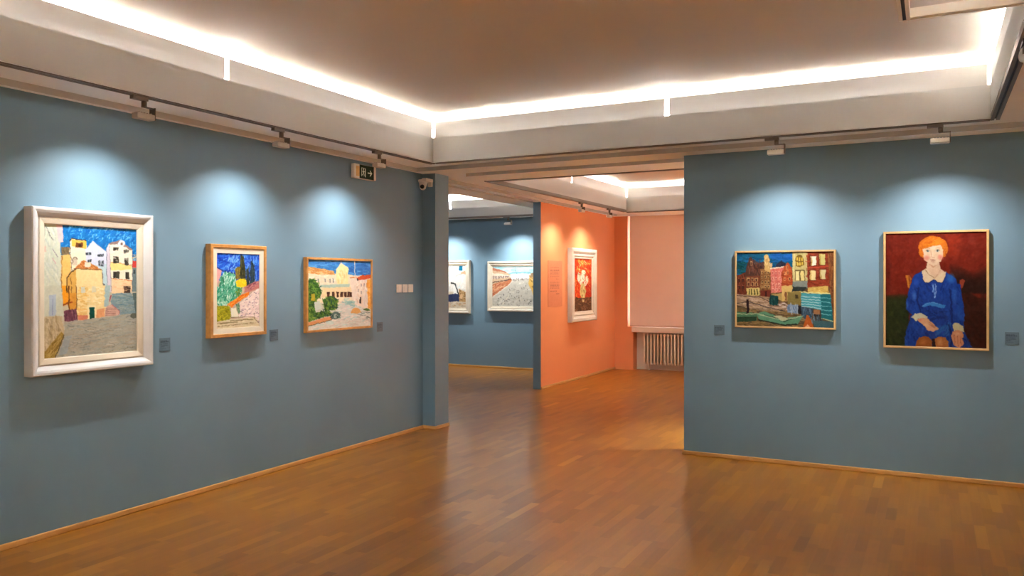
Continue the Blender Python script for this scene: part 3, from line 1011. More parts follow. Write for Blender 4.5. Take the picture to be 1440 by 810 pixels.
a.ell(345, 605, 42, 36, (92, 112, 108)); a.ell(345, 612, 20, 18, (170, 180, 170)); a.strokes([(305, 575), (385, 575), (385, 635), (305, 635)], [(40, 60, 60), (90, 130, 110)], 24, 26, 6, 40, 80)
ART3 = a

# ---- artwork 6: canal with tall narrow houses, teal huts and boats
a = Art(270, 212, [(97, 92), (925, 85), (910, 725), (90, 705)], 16, (100, 74, 46))
SK6 = [(95, 88), (580, 88), (580, 240), (95, 290)]
a.poly(SK6, (8, 84, 116)); a.strokes(SK6, [(10, 92, 126), (16, 74, 100), (20, 100, 150), (6, 70, 110)], 240, 70, 14, 6, 14)
a.strokes([(400, 95), (575, 92), (575, 160), (420, 170)], [(24, 92, 170), (16, 84, 150)], 50, 60, 14, 4, 10)
a.strokes([(110, 180), (190, 170), (170, 265), (100, 270)], [(10, 70, 70), (16, 90, 96)], 30, 60, 12, 10, 20)
a.poly([(95, 285), (168, 262), (182, 462), (95, 445)], (104, 46, 28)); a.strokes([(98, 290), (165, 275), (175, 450), (98, 440)], [(130, 60, 36), (80, 36, 26)], 60, 36, 8, 85, 15)
for x, y in ((118, 330), (150, 325), (118, 385), (150, 385)):
    a.rect(x, y, 16, 26, (70, 36, 30)); a.line([(x - 10, y - 16), (x + 10, y - 16)], 4, (160, 90, 60))
a.poly([(165, 285), (205, 138), (225, 135), (260, 190), (335, 172), (335, 300), (292, 295), (180, 300)], (84, 50, 40)); a.strokes([(175, 280), (210, 150), (330, 180), (330, 290)], [(66, 40, 36), (110, 66, 50)], 70, 44, 9, 70, 30)
a.rect(222, 185, 18, 34, (176, 130, 90)); a.rect(222, 190, 8, 20, (70, 40, 30))
a.poly([(180, 290), (296, 288), (292, 400), (182, 400)], (118, 60, 38))
for x in (197, 230, 264):
    for y in (320, 357):
        a.rect(x, y, 26, 30, (196, 154, 100)); a.rect(x, y + 2, 16, 20, (92, 50, 36))
a.poly([(180, 392), (292, 390), (286, 452), (186, 460)], (214, 192, 116))
for x in (203, 222, 246, 268):
    a.rect(x, 425, 10, 46, (84, 82, 36))
a.poly([(296, 232), (386, 228), (388, 465), (292, 462)], (138, 92, 50)); a.strokes([(298, 235), (384, 232), (384, 460), (296, 460)], [(110, 70, 40), (164, 116, 64), (120, 84, 46)], 70, 30, 8, 80, 40)
for x in (312, 340, 366):
    for y in (262, 300, 342, 380):
        a.rect(x, y, 17, 24, (186, 150, 96)); a.rect(x, y, 9, 16, (84, 54, 34))
a.poly([(296, 410), (386, 410), (386, 465), (296, 462)], (116, 46, 30)); a.rect(340, 440, 16, 40, (60, 26, 22))
a.poly([(334, 122), (350, 108), (368, 114), (378, 190), (402, 180), (398, 225), (380, 262), (332, 240)], (204, 164, 96)); a.strokes([(338, 125), (368, 120), (395, 220), (340, 235)], [(224, 190, 124), (176, 132, 76)], 28, 34, 8, 80, 30)
a.ell(388, 200, 14, 16, (214, 176, 130))
a.poly([(430, 195), (480, 160), (520, 190), (480, 225), (420, 220)], (44, 42, 60))
a.poly([(384, 228), (502, 214), (480, 290), (478, 432), (386, 432)], (216, 112, 98)); a.strokes([(388, 240), (480, 235), (476, 425), (390, 425)], [(226, 130, 112), (196, 92, 84), (232, 150, 130)], 60, 30, 9, 85, 20)
a.line([(382, 230), (502, 214)], 12, (230, 212, 186))
for x in (404, 430, 458):
    for y in (262, 312, 365, 405):
        a.rect(x, y, 16, 28, (238, 168, 146)); a.rect(x, y + 2, 8, 18, (180, 80, 76))
a.poly([(476, 262), (496, 235), (496, 210), (512, 208), (512, 190), (530, 178), (550, 192), (550, 212), (566, 220), (568, 372), (480, 376)], (176, 78, 38)); a.strokes([(484, 260), (560, 220), (564, 365), (484, 370)], [(150, 58, 30), (200, 96, 50)], 50, 28, 8, 5, 20)
for x, y in ((508, 270), (530, 262), (505, 320), (545, 318), (525, 222)):
    a.rect(x, y, 18, 30, (222, 150, 90)); a.rect(x, y, 9, 20, (120, 56, 34))
a.poly([(386, 430), (482, 430), (482, 500), (390, 455)], (176, 150, 84)); a.line([(386, 438), (480, 432)], 10, (96, 66, 40))
a.poly([(474, 372), (568, 368), (568, 424), (520, 500), (478, 500)], (216, 180, 104)); a.rect(510, 460, 18, 70, (130, 84, 50))
a.poly([(572, 90), (698, 86), (698, 385), (570, 392)], (196, 180, 118)); a.strokes([(576, 95), (694, 95), (694, 340), (576, 340)], [(210, 196, 136), (176, 162, 104)], 50, 50, 10, 85, 12)
a.ell(632, 165, 38, 50, (118, 88, 26)); a.poly([(594, 165), (670, 165), (668, 206), (596, 206)], (118, 88, 26))
for x in (612, 634, 655):
    for y in (150, 188):
        a.rect(x, y, 14, 28, (214, 180, 70))
a.rect(632, 286, 84, 92, (110, 92, 50)); a.rect(612, 290, 30, 80, (230, 216, 150)); a.rect(652, 290, 30, 80, (226, 206, 130))
a.poly([(570, 338), (694, 332), (694, 392), (570, 396)], (128, 134, 124))
a.poly([(696, 88), (908, 86), (902, 385), (696, 385)], (132, 50, 26)); a.strokes([(700, 92), (900, 92), (898, 380), (700, 380)], [(160, 64, 36), (112, 40, 22), (146, 56, 30)], 160, 46, 10, 4, 12)
a.line([(700, 222), (880, 214)], 12, (176, 66, 42))
for x, y, w, h, c in ((748, 166, 46, 74, (234, 224, 196)), (824, 156, 46, 90, (204, 194, 116)), (742, 288, 46, 80, (228, 208, 146)), (824, 280, 46, 78, (218, 204, 146))):
    a.rect(x - 4, y, w + 14, h + 12, (104, 44, 24)); a.rect(x, y, w, h, c); a.line([(x - w / 2 + 6, y - h / 2), (x - w / 2 + 6, y + h / 2)], 8, (176, 146, 70))
a.poly([(696, 384), (868, 376), (868, 444), (696, 424)], (206, 172, 84)); a.strokes([(700, 390), (864, 382), (864, 436), (700, 420)], [(226, 194, 100), (176, 140, 60)], 26, 40, 8, 5, 15)
a.poly([(868, 88), (930, 84), (918, 728), (892, 650), (880, 380)], (116, 66, 32)); a.strokes([(875, 100), (925, 95), (912, 700), (890, 600)], [(146, 92, 46), (92, 48, 26)], 60, 70, 8, 88, 6)
QY = [(92, 440), (370, 466), (452, 530), (545, 560), (520, 606), (300, 588), (92, 530)]
a.poly(QY, (158, 130, 106)); a.strokes(QY, [(200, 172, 150), (120, 96, 72), (170, 140, 100), (184, 156, 130)], 120, 70, 9, 10, 14)
a.line([(94, 452), (300, 470), (440, 540)], 6, (90, 66, 50)); a.line([(94, 520), (180, 500), (330, 545), (520, 590)], 7, (70, 60, 56))
a.poly([(568, 378), (694, 386), (650, 424), (560, 426)], (44, 52, 48))
a.poly([(524, 425), (642, 420), (636, 532), (524, 522)], (132, 116, 60)); a.rect(600, 465, 22, 34, (66, 54, 30)); a.line([(524, 425), (642, 420)], 7, (176, 150, 80))
a.poly([(365, 485), (385, 452), (446, 458), (448, 538), (372, 524)], (16, 68, 64)); a.strokes([(375, 460), (440, 465), (440, 530), (376, 515)], [(10, 50, 50), (40, 96, 90)], 20, 40, 8, 85, 10)
a.strokes([(450, 500), (530, 520), (530, 570), (450, 550)], [(226, 206, 196), (150, 120, 100)], 26, 30, 9, 10, 25)
WT = [(92, 530), (300, 585), (660, 592), (725, 722), (90, 706)]
a.poly(WT, (112, 88, 52)); a.strokes(WT, [(140, 112, 66), (80, 64, 40), (96, 80, 60), (160, 132, 84)], 160, 90, 9, 10, 14)
a.poly([(524, 528), (615, 530), (612, 604), (520, 594)], (122, 144, 172)); a.strokes([(530, 535), (605, 535), (605, 598), (530, 590)], [(90, 116, 150), (160, 176, 196)], 20, 40, 7, 85, 8)
a.poly([(612, 540), (660, 545), (660, 615), (612, 605)], (34, 30, 34))
a.poly([(638, 544), (745, 566), (705, 700), (640, 612)], (56, 80, 96)); a.strokes([(645, 550), (735, 570), (705, 680), (650, 610)], [(90, 120, 140), (40, 60, 76)], 26, 60, 7, 85, 8)
a.poly([(730, 570), (806, 560), (812, 710), (735, 670)], (64, 56, 50)); a.rect(768, 590, 54, 40, (160, 110, 70)); a.rect(765, 620, 50, 24, (40, 28, 26))
a.strokes([(720, 630), (810, 630), (810, 705), (720, 690)], [(110, 130, 146), (70, 90, 100)], 26, 60, 7, 85, 8)
a.poly([(636, 432), (802, 442), (806, 576), (640, 542)], (66, 154, 164)); a.poly([(802, 442), (886, 440), (902, 665), (806, 645)], (24, 106, 112))
for k in range(5):
    a.line([(640, 462 + k * 20), (720, 466 + k * 21), (802, 472 + k * 23)], 6, (176, 214, 216)); a.line([(804, 470 + k * 34), (888, 480 + k * 34)], 6, (110, 184, 186))
a.line([(634, 426), (800, 436), (884, 438)], 10, (226, 220, 150))
a.poly([(735, 660), (905, 668), (908, 724), (745, 716)], (64, 98, 104)); a.line([(806, 640), (905, 672)], 7, (196, 206, 150))
a.poly([(92, 588), (268, 596), (262, 662), (92, 674)], (72, 124, 90)); a.line([(92, 602), (180, 610), (268, 598)], 9, (158, 186, 146)); a.poly([(92, 630), (262, 628), (255, 664), (92, 674)], (34, 66, 44))
a.poly([(177, 485), (196, 485), (197, 604), (180, 604)], (34, 14, 20))
a.poly([(264, 604), (330, 586), (480, 640), (655, 618), (605, 690), (500, 698), (280, 655)], (96, 152, 118)); a.poly([(300, 606), (480, 650), (630, 628), (490, 672)], (40, 72, 54)); a.poly([(395, 622), (470, 620), (540, 648), (480, 662)], (196, 192, 152))
a.line([(266, 606), (480, 660), (655, 620)], 8, (170, 196, 156)); a.line([(275, 655), (500, 700), (600, 690)], 12, (40, 46, 34))
a.poly([(650, 718), (682, 616), (702, 618), (738, 716)], (186, 88, 28)); a.poly([(665, 716), (690, 690), (710, 716)], (230, 170, 130))
a.gain = 0.9
ART6 = a

# ---- artwork 7: seated girl in a blue dress
a = Art(240, 266, [(1243.8, 328), (1387.5, 324.5), (1388.5, 490), (1245, 485)], 17, (116, 26, 10))
VA = lambda: a.view(1240, 320, 9.0)
VB = lambda: a.view(1240, 400, 8.53)
VA()
BG = [(30, 40), (1340, 40), (1340, 810), (30, 810)]
a.strokes(BG, [(126, 30, 12), (104, 22, 10), (138, 36, 16), (112, 26, 14)], 700, 70, 22, -40, 50, 0.6)
a.strokes([(800, 70), (1010, 80), (980, 400), (840, 380)], [(160, 44, 14), (146, 40, 16)], 90, 70, 20, -50, 35, 0.5)
a.strokes([(1080, 90), (1300, 80), (1280, 250), (1100, 200)], [(150, 60, 44), (96, 20, 10)], 40, 60, 8, -10, 25, 0.5)
a.strokes([(30, 60), (120, 60), (120, 800), (30, 800)], [(86, 18, 8), (100, 20, 10)], 80, 60, 20, 80, 20, 0.6)
a.blur(4)
for k in range(9):
    a.poly([(850 + k * 12, 455 + k * 26), (960 + k * 8, 470 + k * 26), (1150, 560 + k * 18), (1345, 470 + k * 36), (1345, 830), (880 + k * 10, 830)], (30, 11, 6), 0.22)
VB()
a.poly([(930, 60), (1275, 190), (1280, 770), (960, 770)], (30, 11, 6), 0.7)
for k in range(6):
    a.poly([(50, 120 + k * 12), (330, 105 + k * 12), (330, 745), (45, 745)], (34, 46, 15), 0.4)
a.strokes([(60, 190), (300, 190), (290, 720), (60, 720)], [(44, 62, 18), (26, 38, 14), (58, 72, 20), (22, 28, 12)], 160, 60, 26, 80, 40, 0.4)
a.strokes([(980, 60), (1260, 60), (1260, 740), (1000, 740)], [(36, 14, 8), (24, 10, 6), (52, 18, 9)], 120, 70, 26, 70, 30, 0.3)
a.blur(7)
VA()
a.poly([(298, 600), (340, 596), (370, 640), (348, 770), (325, 745)], (206, 124, 34)); a.poly([(330, 610), (350, 606), (362, 650), (346, 740)], (150, 74, 20)); a.poly([(985, 660), (1020, 645), (1052, 665), (1012, 780), (985, 740)], (148, 58, 34))
DR = (18, 58, 146)
a.poly([(500, 548), (395, 604), (360, 720), (330, 815), (980, 815), (960, 720), (925, 630), (815, 560)], DR)
VB()
a.poly([(345, -10), (290, 200), (290, 290), (362, 352), (330, 430), (282, 600), (275, 730), (1085, 752), (985, 565), (992, 330), (935, -10)], DR)
D2 = [(340, 0), (295, 220), (340, 420), (285, 600), (285, 715), (990, 720), (985, 330), (930, 0)]
a.strokes(D2, [(16, 50, 132), (22, 66, 158), (14, 44, 118), (24, 74, 164)], 330, 80, 20, 80, 35, 0.6)
a.strokes([(480, 300), (800, 300), (780, 420), (520, 420)], [(12, 36, 104), (16, 50, 130)], 60, 70, 18, 20, 30, 0.6)
a.strokes([(640, 500), (830, 470), (800, 610), (660, 600)], [(24, 100, 170), (30, 90, 160)], 40, 60, 16, -60, 25, 0.6)
a.line([(440, 30), (420, 180), (470, 330)], 20, (10, 28, 96), .8); a.line([(820, 60), (838, 300), (840, 460)], 22, (10, 28, 98), .8); a.line([(800, 470), (838, 600), (840, 740)], 20, (8, 24, 84), .8)
a.soft(385, 130, 34, 70, (70, 120, 200)); a.soft(300, 235, 20, 60, (60, 110, 190)); a.soft(870, 130, 36, 120, (40, 100, 186)); a.soft(930, 330, 36, 130, (30, 80, 164))
a.poly([(478, 246), (520, 218), (600, 204), (700, 222), (768, 250), (745, 278), (640, 256), (560, 250), (500, 262)], (52, 130, 196)); a.line([(480, 250), (580, 210), (700, 226)], 6, (110, 170, 220))
VA()
a.soft(870, 640, 60, 70, (44, 120, 200)); a.soft(430, 690, 40, 60, (30, 80, 180)); a.line([(800, 620), (740, 800)], 16, (12, 36, 110), .7); a.line([(560, 710), (600, 800)], 16, (14, 40, 116), .6)
a.poly([(562, 440), (728, 440), (738, 515), (800, 560), (660, 650), (520, 570), (560, 520)], (232, 194, 158)); a.poly([(580, 455), (715, 452), (650, 500)], (206, 156, 120))
a.poly([(500, 552), (556, 515), (660, 632), (590, 692), (545, 694), (515, 640)], (236, 208, 170)); a.poly([(660, 640), (745, 580), (812, 550), (800, 610), (762, 690), (705, 684)], (236, 206, 166))
a.line([(545, 530), (600, 600), (660, 636)], 9, (176, 136, 100)); a.line([(735, 530), (710, 590), (664, 636)], 7, (196, 150, 116)); a.line([(510, 640), (545, 698), (600, 690), (655, 645)], 7, (20, 30, 80)); a.line([(665, 650), (705, 690), (765, 694), (800, 620)], 7, (20, 30, 80))
a.ell(640, 235, 186, 130, (212, 108, 18)); a.poly([(456, 240), (824, 230), (836, 270), (800, 350), (770, 372), (520, 380), (470, 345)], (206, 102, 18))
a.poly([(508, 270), (560, 235), (740, 215), (768, 280), (768, 360), (745, 420), (700, 460), (650, 476), (590, 455), (545, 410), (515, 350)], (236, 202, 168))
a.poly([(500, 275), (500, 180), (600, 120), (720, 130), (775, 190), (770, 270), (735, 212), (640, 226), (560, 262)], (222, 118, 22))
a.strokes([(500, 190), (620, 125), (740, 150), (760, 210), (640, 215), (530, 250)], [(236, 142, 34), (206, 100, 16), (228, 126, 26)], 60, 90, 10, -28, 20, 0.7); a.strokes([(460, 240), (505, 220), (515, 360), (475, 340)], [(226, 126, 26), (190, 88, 16)], 20, 60, 9, 80, 12); a.strokes([(775, 210), (828, 250), (800, 345), (775, 350)], [(222, 130, 34), (190, 88, 16)], 20, 60, 9, 95, 12)
a.soft(562, 380, 46, 40, (226, 120, 100)); a.soft(738, 372, 40, 40, (228, 116, 98)); a.soft(650, 260, 60, 24, (244, 222, 190)); a.line([(612, 290), (624, 345), (640, 378), (664, 374)], 6, (196, 146, 118)); a.soft(640, 340, 12, 34, (246, 218, 188))
for ex, ey in ((576, 297), (700, 292)):
    a.ell(ex, ey, 28, 13, (214, 206, 190)); a.ell(ex, ey, 13, 12, (96, 116, 116)); a.ell(ex, ey, 6, 6, (40, 44, 46)); a.line([(ex - 30, ey - 4), (ex, ey - 15), (ex + 28, ey - 4)], 5, (136, 104, 84)); a.line([(ex - 32, ey - 30), (ex, ey - 38), (ex + 30, ey - 30)], 6, (200, 150, 110))
a.line([(606, 410), (640, 406), (672, 410)], 9, (180, 88, 78)); a.line([(606, 411), (672, 411)], 4, (110, 56, 54)); a.line([(622, 428), (660, 428)], 5, (204, 150, 126))
a.line([(645, 700), (638, 815)], 9, (140, 180, 230), .8); a.line([(672, 700), (684, 815)], 7, (150, 186, 232), .8)
VB()
a.line([(612, 0), (630, 155)], 8, (140, 180, 230)); a.line([(650, 0), (632, 158)], 7, (150, 186, 230)); a.line([(600, -10), (612, 90)], 6, (90, 140, 210))
a.poly([(358, 385), (388, 342), (470, 334), (545, 378), (540, 396), (440, 402), (412, 444)], (212, 206, 172)); a.line([(362, 388), (412, 440)], 6, (120, 130, 130))
a.poly([(424, 412), (480, 392), (540, 398), (600, 440), (640, 482), (682, 512), (668, 534), (620, 556), (560, 545), (500, 490), (455, 455)], (226, 164, 118)); a.line([(560, 470), (640, 505)], 5, (160, 96, 66)); a.line([(570, 440), (610, 480), (650, 490)], 5, (150, 84, 60)); a.soft(540, 480, 40, 30, (240, 190, 140)); a.soft(460, 420, 30, 20, (226, 124, 96))
a.poly([(848, 480), (880, 450), (930, 458), (978, 498), (990, 565), (920, 540), (860, 545)], (206, 194, 146))
a.poly([(850, 552), (920, 538), (972, 562), (1002, 655), (985, 722), (935, 748), (868, 724), (834, 625)], (214, 142, 100)); a.line([(880, 600), (875, 720)], 5, (160, 90, 66)); a.line([(915, 600), (915, 735)], 5, (160, 90, 66)); a.line([(950, 620), (955, 730)], 5, (160, 90, 66)); a.soft(905, 590, 30, 30, (226, 170, 126))
a.poly([(408, 740), (418, 665), (450, 625), (505, 610), (570, 630), (604, 680), (606, 745)], (160, 86, 30)); a.soft(500, 680, 50, 50, (196, 120, 50)); a.poly([(630, 645), (690, 616), (770, 628), (800, 680), (812, 748), (650, 745)], (178, 108, 52)); a.soft(700, 680, 40, 50, (216, 150, 90)); a.poly([(604, 640), (635, 640), (650, 745), (606, 745)], (40, 20, 20))
a.strokes([(980, 590), (1020, 610), (1080, 745), (1000, 740)], [(20, 60, 140), (14, 40, 110)], 30, 60, 14, 60, 20)
a.gain = 0.8
ART7 = a

# ---- artwork 4: wide promenade between long buildings (far room)
a = Art(150, 112, [(600, 200), (1166, 203), (1166, 625), (600, 620)], 14, (200, 196, 182))
a.poly([(600, 198), (1170, 198), (1170, 296), (600, 296)], (172, 214, 216)); a.strokes([(600, 200), (1166, 203), (1166, 280), (700, 280)], [(190, 222, 222), (150, 200, 206)], 60, 80, 14, 0, 10)
a.line([(842, 205), (842, 275)], 5, (110, 130, 130)); a.line([(760, 276), (1000, 272)], 8, (90, 150, 160))
a.poly([(600, 212), (745, 262), (795, 290), (795, 335), (600, 405)], (196, 168, 136)); a.poly([(600, 212), (745, 258), (745, 272), (600, 240)], (176, 110, 84)); a.poly([(600, 270), (790, 298), (790, 318), (600, 335)], (222, 206, 186))
for k in range(10):
    a.rect(612 + k * 18, 318 - k * 1.0, 8, 34 - k * 2.0, (86, 64, 64))
a.poly([(790, 290), (1005, 282), (1005, 334), (790, 340)], (226, 226, 226)); a.strokes([(795, 330), (1000, 325), (1000, 355), (795, 360)], [(90, 84, 84), (130, 120, 110)], 36, 18, 6, 90, 10)
a.poly([(600, 388), (810, 338), (800, 375), (600, 525)], (186, 112, 76)); a.strokes([(600, 400), (800, 345), (790, 375), (600, 510)], [(206, 140, 96), (160, 84, 60), (220, 170, 130)], 60, 36, 9, -25, 14); a.line([(600, 372), (800, 336)], 9, (66, 46, 46))
SQ = [(600, 530), (812, 360), (980, 345), (1060, 600), (1166, 625), (600, 625)]
a.poly(SQ, (194, 190, 176)); a.strokes(SQ, [(210, 206, 194), (176, 174, 160), (186, 180, 160)], 90, 50, 12, -20, 30); a.line([(602, 530), (812, 360)], 9, (226, 216, 196)); a.line([(700, 610), (780, 500)], 6, (224, 214, 190))
a.strokes([(620, 560), (800, 400), (950, 380), (1040, 600), (640, 615)], [(80, 76, 74), (110, 104, 96)], 60, 14, 7, 80, 40)
a.poly([(985, 300), (1166, 236), (1166, 625), (1062, 604), (975, 380)], (214, 172, 88)); a.strokes([(990, 310), (1160, 260), (1160, 600), (1060, 590)], [(236, 200, 120), (170, 126, 60), (110, 84, 56), (236, 220, 180)], 90, 60, 9, 60, 25)
a.poly([(990, 280), (1166, 220), (1166, 290), (990, 320)], (150, 126, 96))
ART4 = a

# ---- artwork 0: boat drawn up on a pale quay (far room, half hidden)
a = Art(90, 110, [(-150, 190), (265, 190), (265, 650), (-150, 655)], 10, (222, 218, 208))
a.strokes([(-150, 190), (265, 190), (265, 460), (-150, 460)], [(230, 226, 218), (210, 208, 200), (200, 214, 214)], 120, 60, 16, -30, 40, .7)
a.rect(188, 222, 58, 50, (22, 102, 132)); a.poly([(170, 275), (255, 245), (262, 290), (200, 285)], (214, 160, 124)); a.line([(110, 310), (170, 285), (200, 290)], 6, (150, 150, 140))
a.poly([(-150, 470), (260, 470), (265, 655), (-150, 655)], (206, 192, 166))
a.poly([(70, 420), (110, 410), (160, 500), (80, 500)], (236, 234, 226)); a.line([(40, 372), (100, 390), (150, 480), (205, 565)], 16, (44, 48, 44)); a.poly([(-60, 505), (160, 490), (168, 575), (-60, 590)], (48, 58, 88))
a.poly([(160, 440), (265, 480), (265, 580), (165, 575)], (178, 140, 90)); a.strokes([(160, 440), (262, 480), (262, 570), (165, 570)], [(120, 90, 56), (214, 180, 130), (90, 70, 50)], 36, 34, 8, 20, 50); a.ell(198, 525, 24, 24, (214, 176, 130))
a.strokes([(-150, 590), (265, 590), (265, 650), (-150, 650)], [(220, 206, 184), (186, 170, 146), (190, 140, 90)], 40, 70, 9, 0, 8)
ART0 = a

# ---- artwork 5: white flowers on flaming red (orange wall)
a = Art(80, 210, [(270, 175), (420, 180), (418, 635), (270, 645)], 15, (206, 62, 24))
RD = [(270, 175), (420, 178), (420, 530), (270, 530)]
a.strokes(RD, [(220, 84, 30), (186, 36, 16), (232, 130, 54), (204, 50, 20), (238, 172, 96)], 200, 30, 6, 70, 35)
a.strokes([(310, 190), (400, 190), (390, 300), (310, 300)], [(244, 190, 80), (240, 220, 160), (232, 130, 50)], 40, 26, 6, 70, 50)
for cx, cy, rx, ry in ((343, 345, 20, 40), (380, 365, 12, 34), (310, 345, 12, 40), (350, 300, 18, 22), (330, 390, 12, 26), (365, 395, 12, 22)):
    a.ell(cx, cy, rx, ry, (242, 228, 202))
a.strokes([(305, 300), (390, 300), (385, 410), (310, 410)], [(250, 240, 220), (206, 190, 150), (226, 110, 60), (120, 120, 60)], 50, 20, 4, 60, 60)
a.poly([(328, 400), (358, 400), (372, 470), (356, 550), (338, 550), (318, 470)], (212, 190, 122)); a.strokes([(325, 420), (362, 420), (352, 545), (338, 545)], [(236, 220, 170), (150, 120, 60), (180, 150, 80)], 30, 26, 4, 85, 25)
BT = [(268, 525), (420, 520), (420, 640), (268, 648)]
a.poly(BT, (98, 62, 36)); a.strokes(BT, [(64, 42, 26), (130, 92, 56), (86, 60, 40), (150, 110, 76)], 90, 28, 6, 0, 70); a.poly([(338, 540), (356, 540), (352, 560), (342, 560)], (200, 180, 120))
ART5 = a

# ------------------------------------------------------------------ hang the paintings
PF_WHITE = [(0, 0.001), (0, 0.072), (0.006, 0.08), (0.018, 0.08), (0.030, 0.074), (0.052, 0.052), (0.056, 0.046), (0.062, 0.046), (0.064, 0.03)]
PL_WHITE = [(0.060, 0.036), (0.060, 0.050), (0.066, 0.052), (0.094, 0.044), (0.098, 0.040), (0.100, 0.026)]
painting('large white-framed painting of a stone square with yellow houses', LX, 3.321, 0.982, H_, 0.832, 1.003, PF_WHITE, FRAMEW, PL_WHITE, LINER, ART1, 0.032, 0.096)
painting('oak-framed upright painting of a garden path with cypresses and yellow bush', LX, 4.527, 1.122, H_, 0.562, 0.696,
         [(0, 0.001), (0, 0.050), (0.004, 0.054), (0.024, 0.054), (0.028, 0.050), (0.028, 0.04)], OAK,
         [(0.026, 0.03), (0.026, 0.047), (0.066, 0.044), (0.068, 0.034)], LINER, ART2, 0.038, 0.064)
painting('thin oak-framed painting of a sunny square with palms and flagpole', LX, 5.742, 1.102, H_, 0.910, 0.645,
         [(0, 0.001), (0, 0.036), (0.003, 0.039), (0.018, 0.039), (0.021, 0.036), (0.021, 0.02)], OAK, None, None, ART3, 0.029, 0.018)
painting('slim-framed painting of tall canal houses with teal huts and boats', -1.108, RY, 1.145, 0, 0.810, 0.655,
         [(0, 0.001), (0, 0.046), (0.002, 0.048), (0.013, 0.048), (0.015, 0.046), (0.015, 0.03)], OAKP, None, None, ART6, 0.038, 0.013)
painting('slim-framed portrait painting of a red-haired girl in a blue dress', 0.013, RY, 1.016, 0, 0.726, 0.918,
         [(0, 0.001), (0, 0.046), (0.002, 0.048), (0.015, 0.048), (0.017, 0.046), (0.017, 0.03)], OAKP, None, None, ART7, 0.038, 0.015, rough=0.42)
PF_CREAM = [(0, 0.001), (0, 0.05), (0.008, 0.06), (0.03, 0.06), (0.045, 0.046), (0.05, 0.05), (0.062, 0.05), (0.066, 0.036)]
PL_CREAM = [(0.064, 0.03), (0.064, 0.042), (0.088, 0.038), (0.09, 0.024)]
painting('cream-framed painting of a wide promenade in the far blue room', -6.352, BY, 1.005, 0, 1.246, 0.875, PF_CREAM, FRAMEC, PL_CREAM, LINER, ART4, 0.028, 0.088)
painting('cream-framed painting of a boat, half hidden behind the pillar', -7.72, BY, 0.954, 0, 0.76, 0.951, PF_CREAM, FRAMEC, PL_CREAM, LINER, ART0, 0.028, 0.088)
painting('tall cream-framed painting of white flowers on red, on the orange wall', OX, 11.865, 0.905, H_, 1.03, 1.14,
         [(0, 0.001), (0, 0.07), (0.012, 0.08), (0.05, 0.08), (0.09, 0.06), (0.1, 0.064), (0.12, 0.062), (0.124, 0.05)], FRAMEC,
         [(0.12, 0.04), (0.12, 0.056), (0.158, 0.05), (0.16, 0.036)], LINER, ART5, 0.04, 0.157)


# ------------------------------------------------------------------ small printed wall labels
def caption(label, x, y, z, rz, w, h, base, ink, rows, px=(44, 44), grp='small caption labels beside the paintings', name='wall_label', cat='label', th=0.003):
    t = thing(name, label, cat, (x, y, z), rz, grp)
    boxes('plate', mat('caption_plate', base, 0.5, 0.03), [(-w / 2, w / 2, -th, 0, 0, h)], t)
    a = Art(px[0], px[1], [(0, 0), (100, 0), (100, 100), (0, 100)], 5, base)
    for (yy, x0, x1, tk) in rows:
        a.rs.seed(int(yy * 7) + 1)
        xx = x0
        while xx < x1:
            l = a.rs.uniform(5, 14)
            a.line([(xx, yy), (min(xx + l, x1), yy)], tk, ink, 0.85)
            xx += l + 2.5
    art_mesh('print', a, w - 0.002, h - 0.002, t, -th - 0.0006, None, 0.001, relief=0.0, grain=1.5, wob=0.0)
    return t


CAPROWS = [(20, 10, 70, 5), (30, 10, 88, 8), (46, 10, 74, 4), (56, 10, 80, 5), (66, 10, 50, 4), (80, 10, 62, 3)]
CB, CI = (92, 112, 124), (52, 66, 76)
caption('small grey caption label beside the large white-framed painting', LX, 3.888, 1.057, H_, 0.09, 0.092, CB, CI, CAPROWS)
caption('small grey caption label beside the garden painting', LX, 4.940, 1.062, H_, 0.092, 0.088, CB, CI, CAPROWS)
caption('small grey caption label beside the palm square painting', LX, 6.357, 1.053, H_, 0.09, 0.092, (108, 118, 126), (78, 88, 96), CAPROWS)
caption('small grey caption label left of the canal houses painting', -1.657, RY, 1.073, 0, 0.092, 0.085, CB, CI, CAPROWS)
caption('small grey caption label right of the portrait of the girl', 0.525, RY, 1.067, 0, 0.091, 0.093, CB, CI, CAPROWS)
rows = [(15 + 3.2 * k, 14, 78, 1.4) for k in range(7)] + [(39.5, 54, 78, 1.4)] + [(47 + 3.2 * k, 14, 78, 1.4) for k in range(5)] + [(66, 14, 60, 1.4), (72, 56, 78, 1.4)]
caption('tall translucent text panel with two dark paragraphs on the orange wall', OX, 10.89, 1.16, H_, 0.50, 0.675, (212, 132, 92), (130, 74, 56), rows, (90, 150), None, 'text_panel', 'text panel', 0.004)

# ------------------------------------------------------------------ three light switches
for k, nm in enumerate(('leftmost', 'middle', 'rightmost')):
    yc = 6.668 + k * 0.101
    t = thing('light_switch', nm + ' of the three white switch plates beside the pillar', 'switch', (LX, yc, 1.426), H_, 'wall switches')
    boxes('plate', PLAST, [(-0.042, 0.042, -0.010, 0, 0, 0.082)], t, 0.003)
    boxes('rocker', PLAST, [(-0.024, 0.024, -0.014, -0.010, 0.014, 0.068)], t, 0.002)

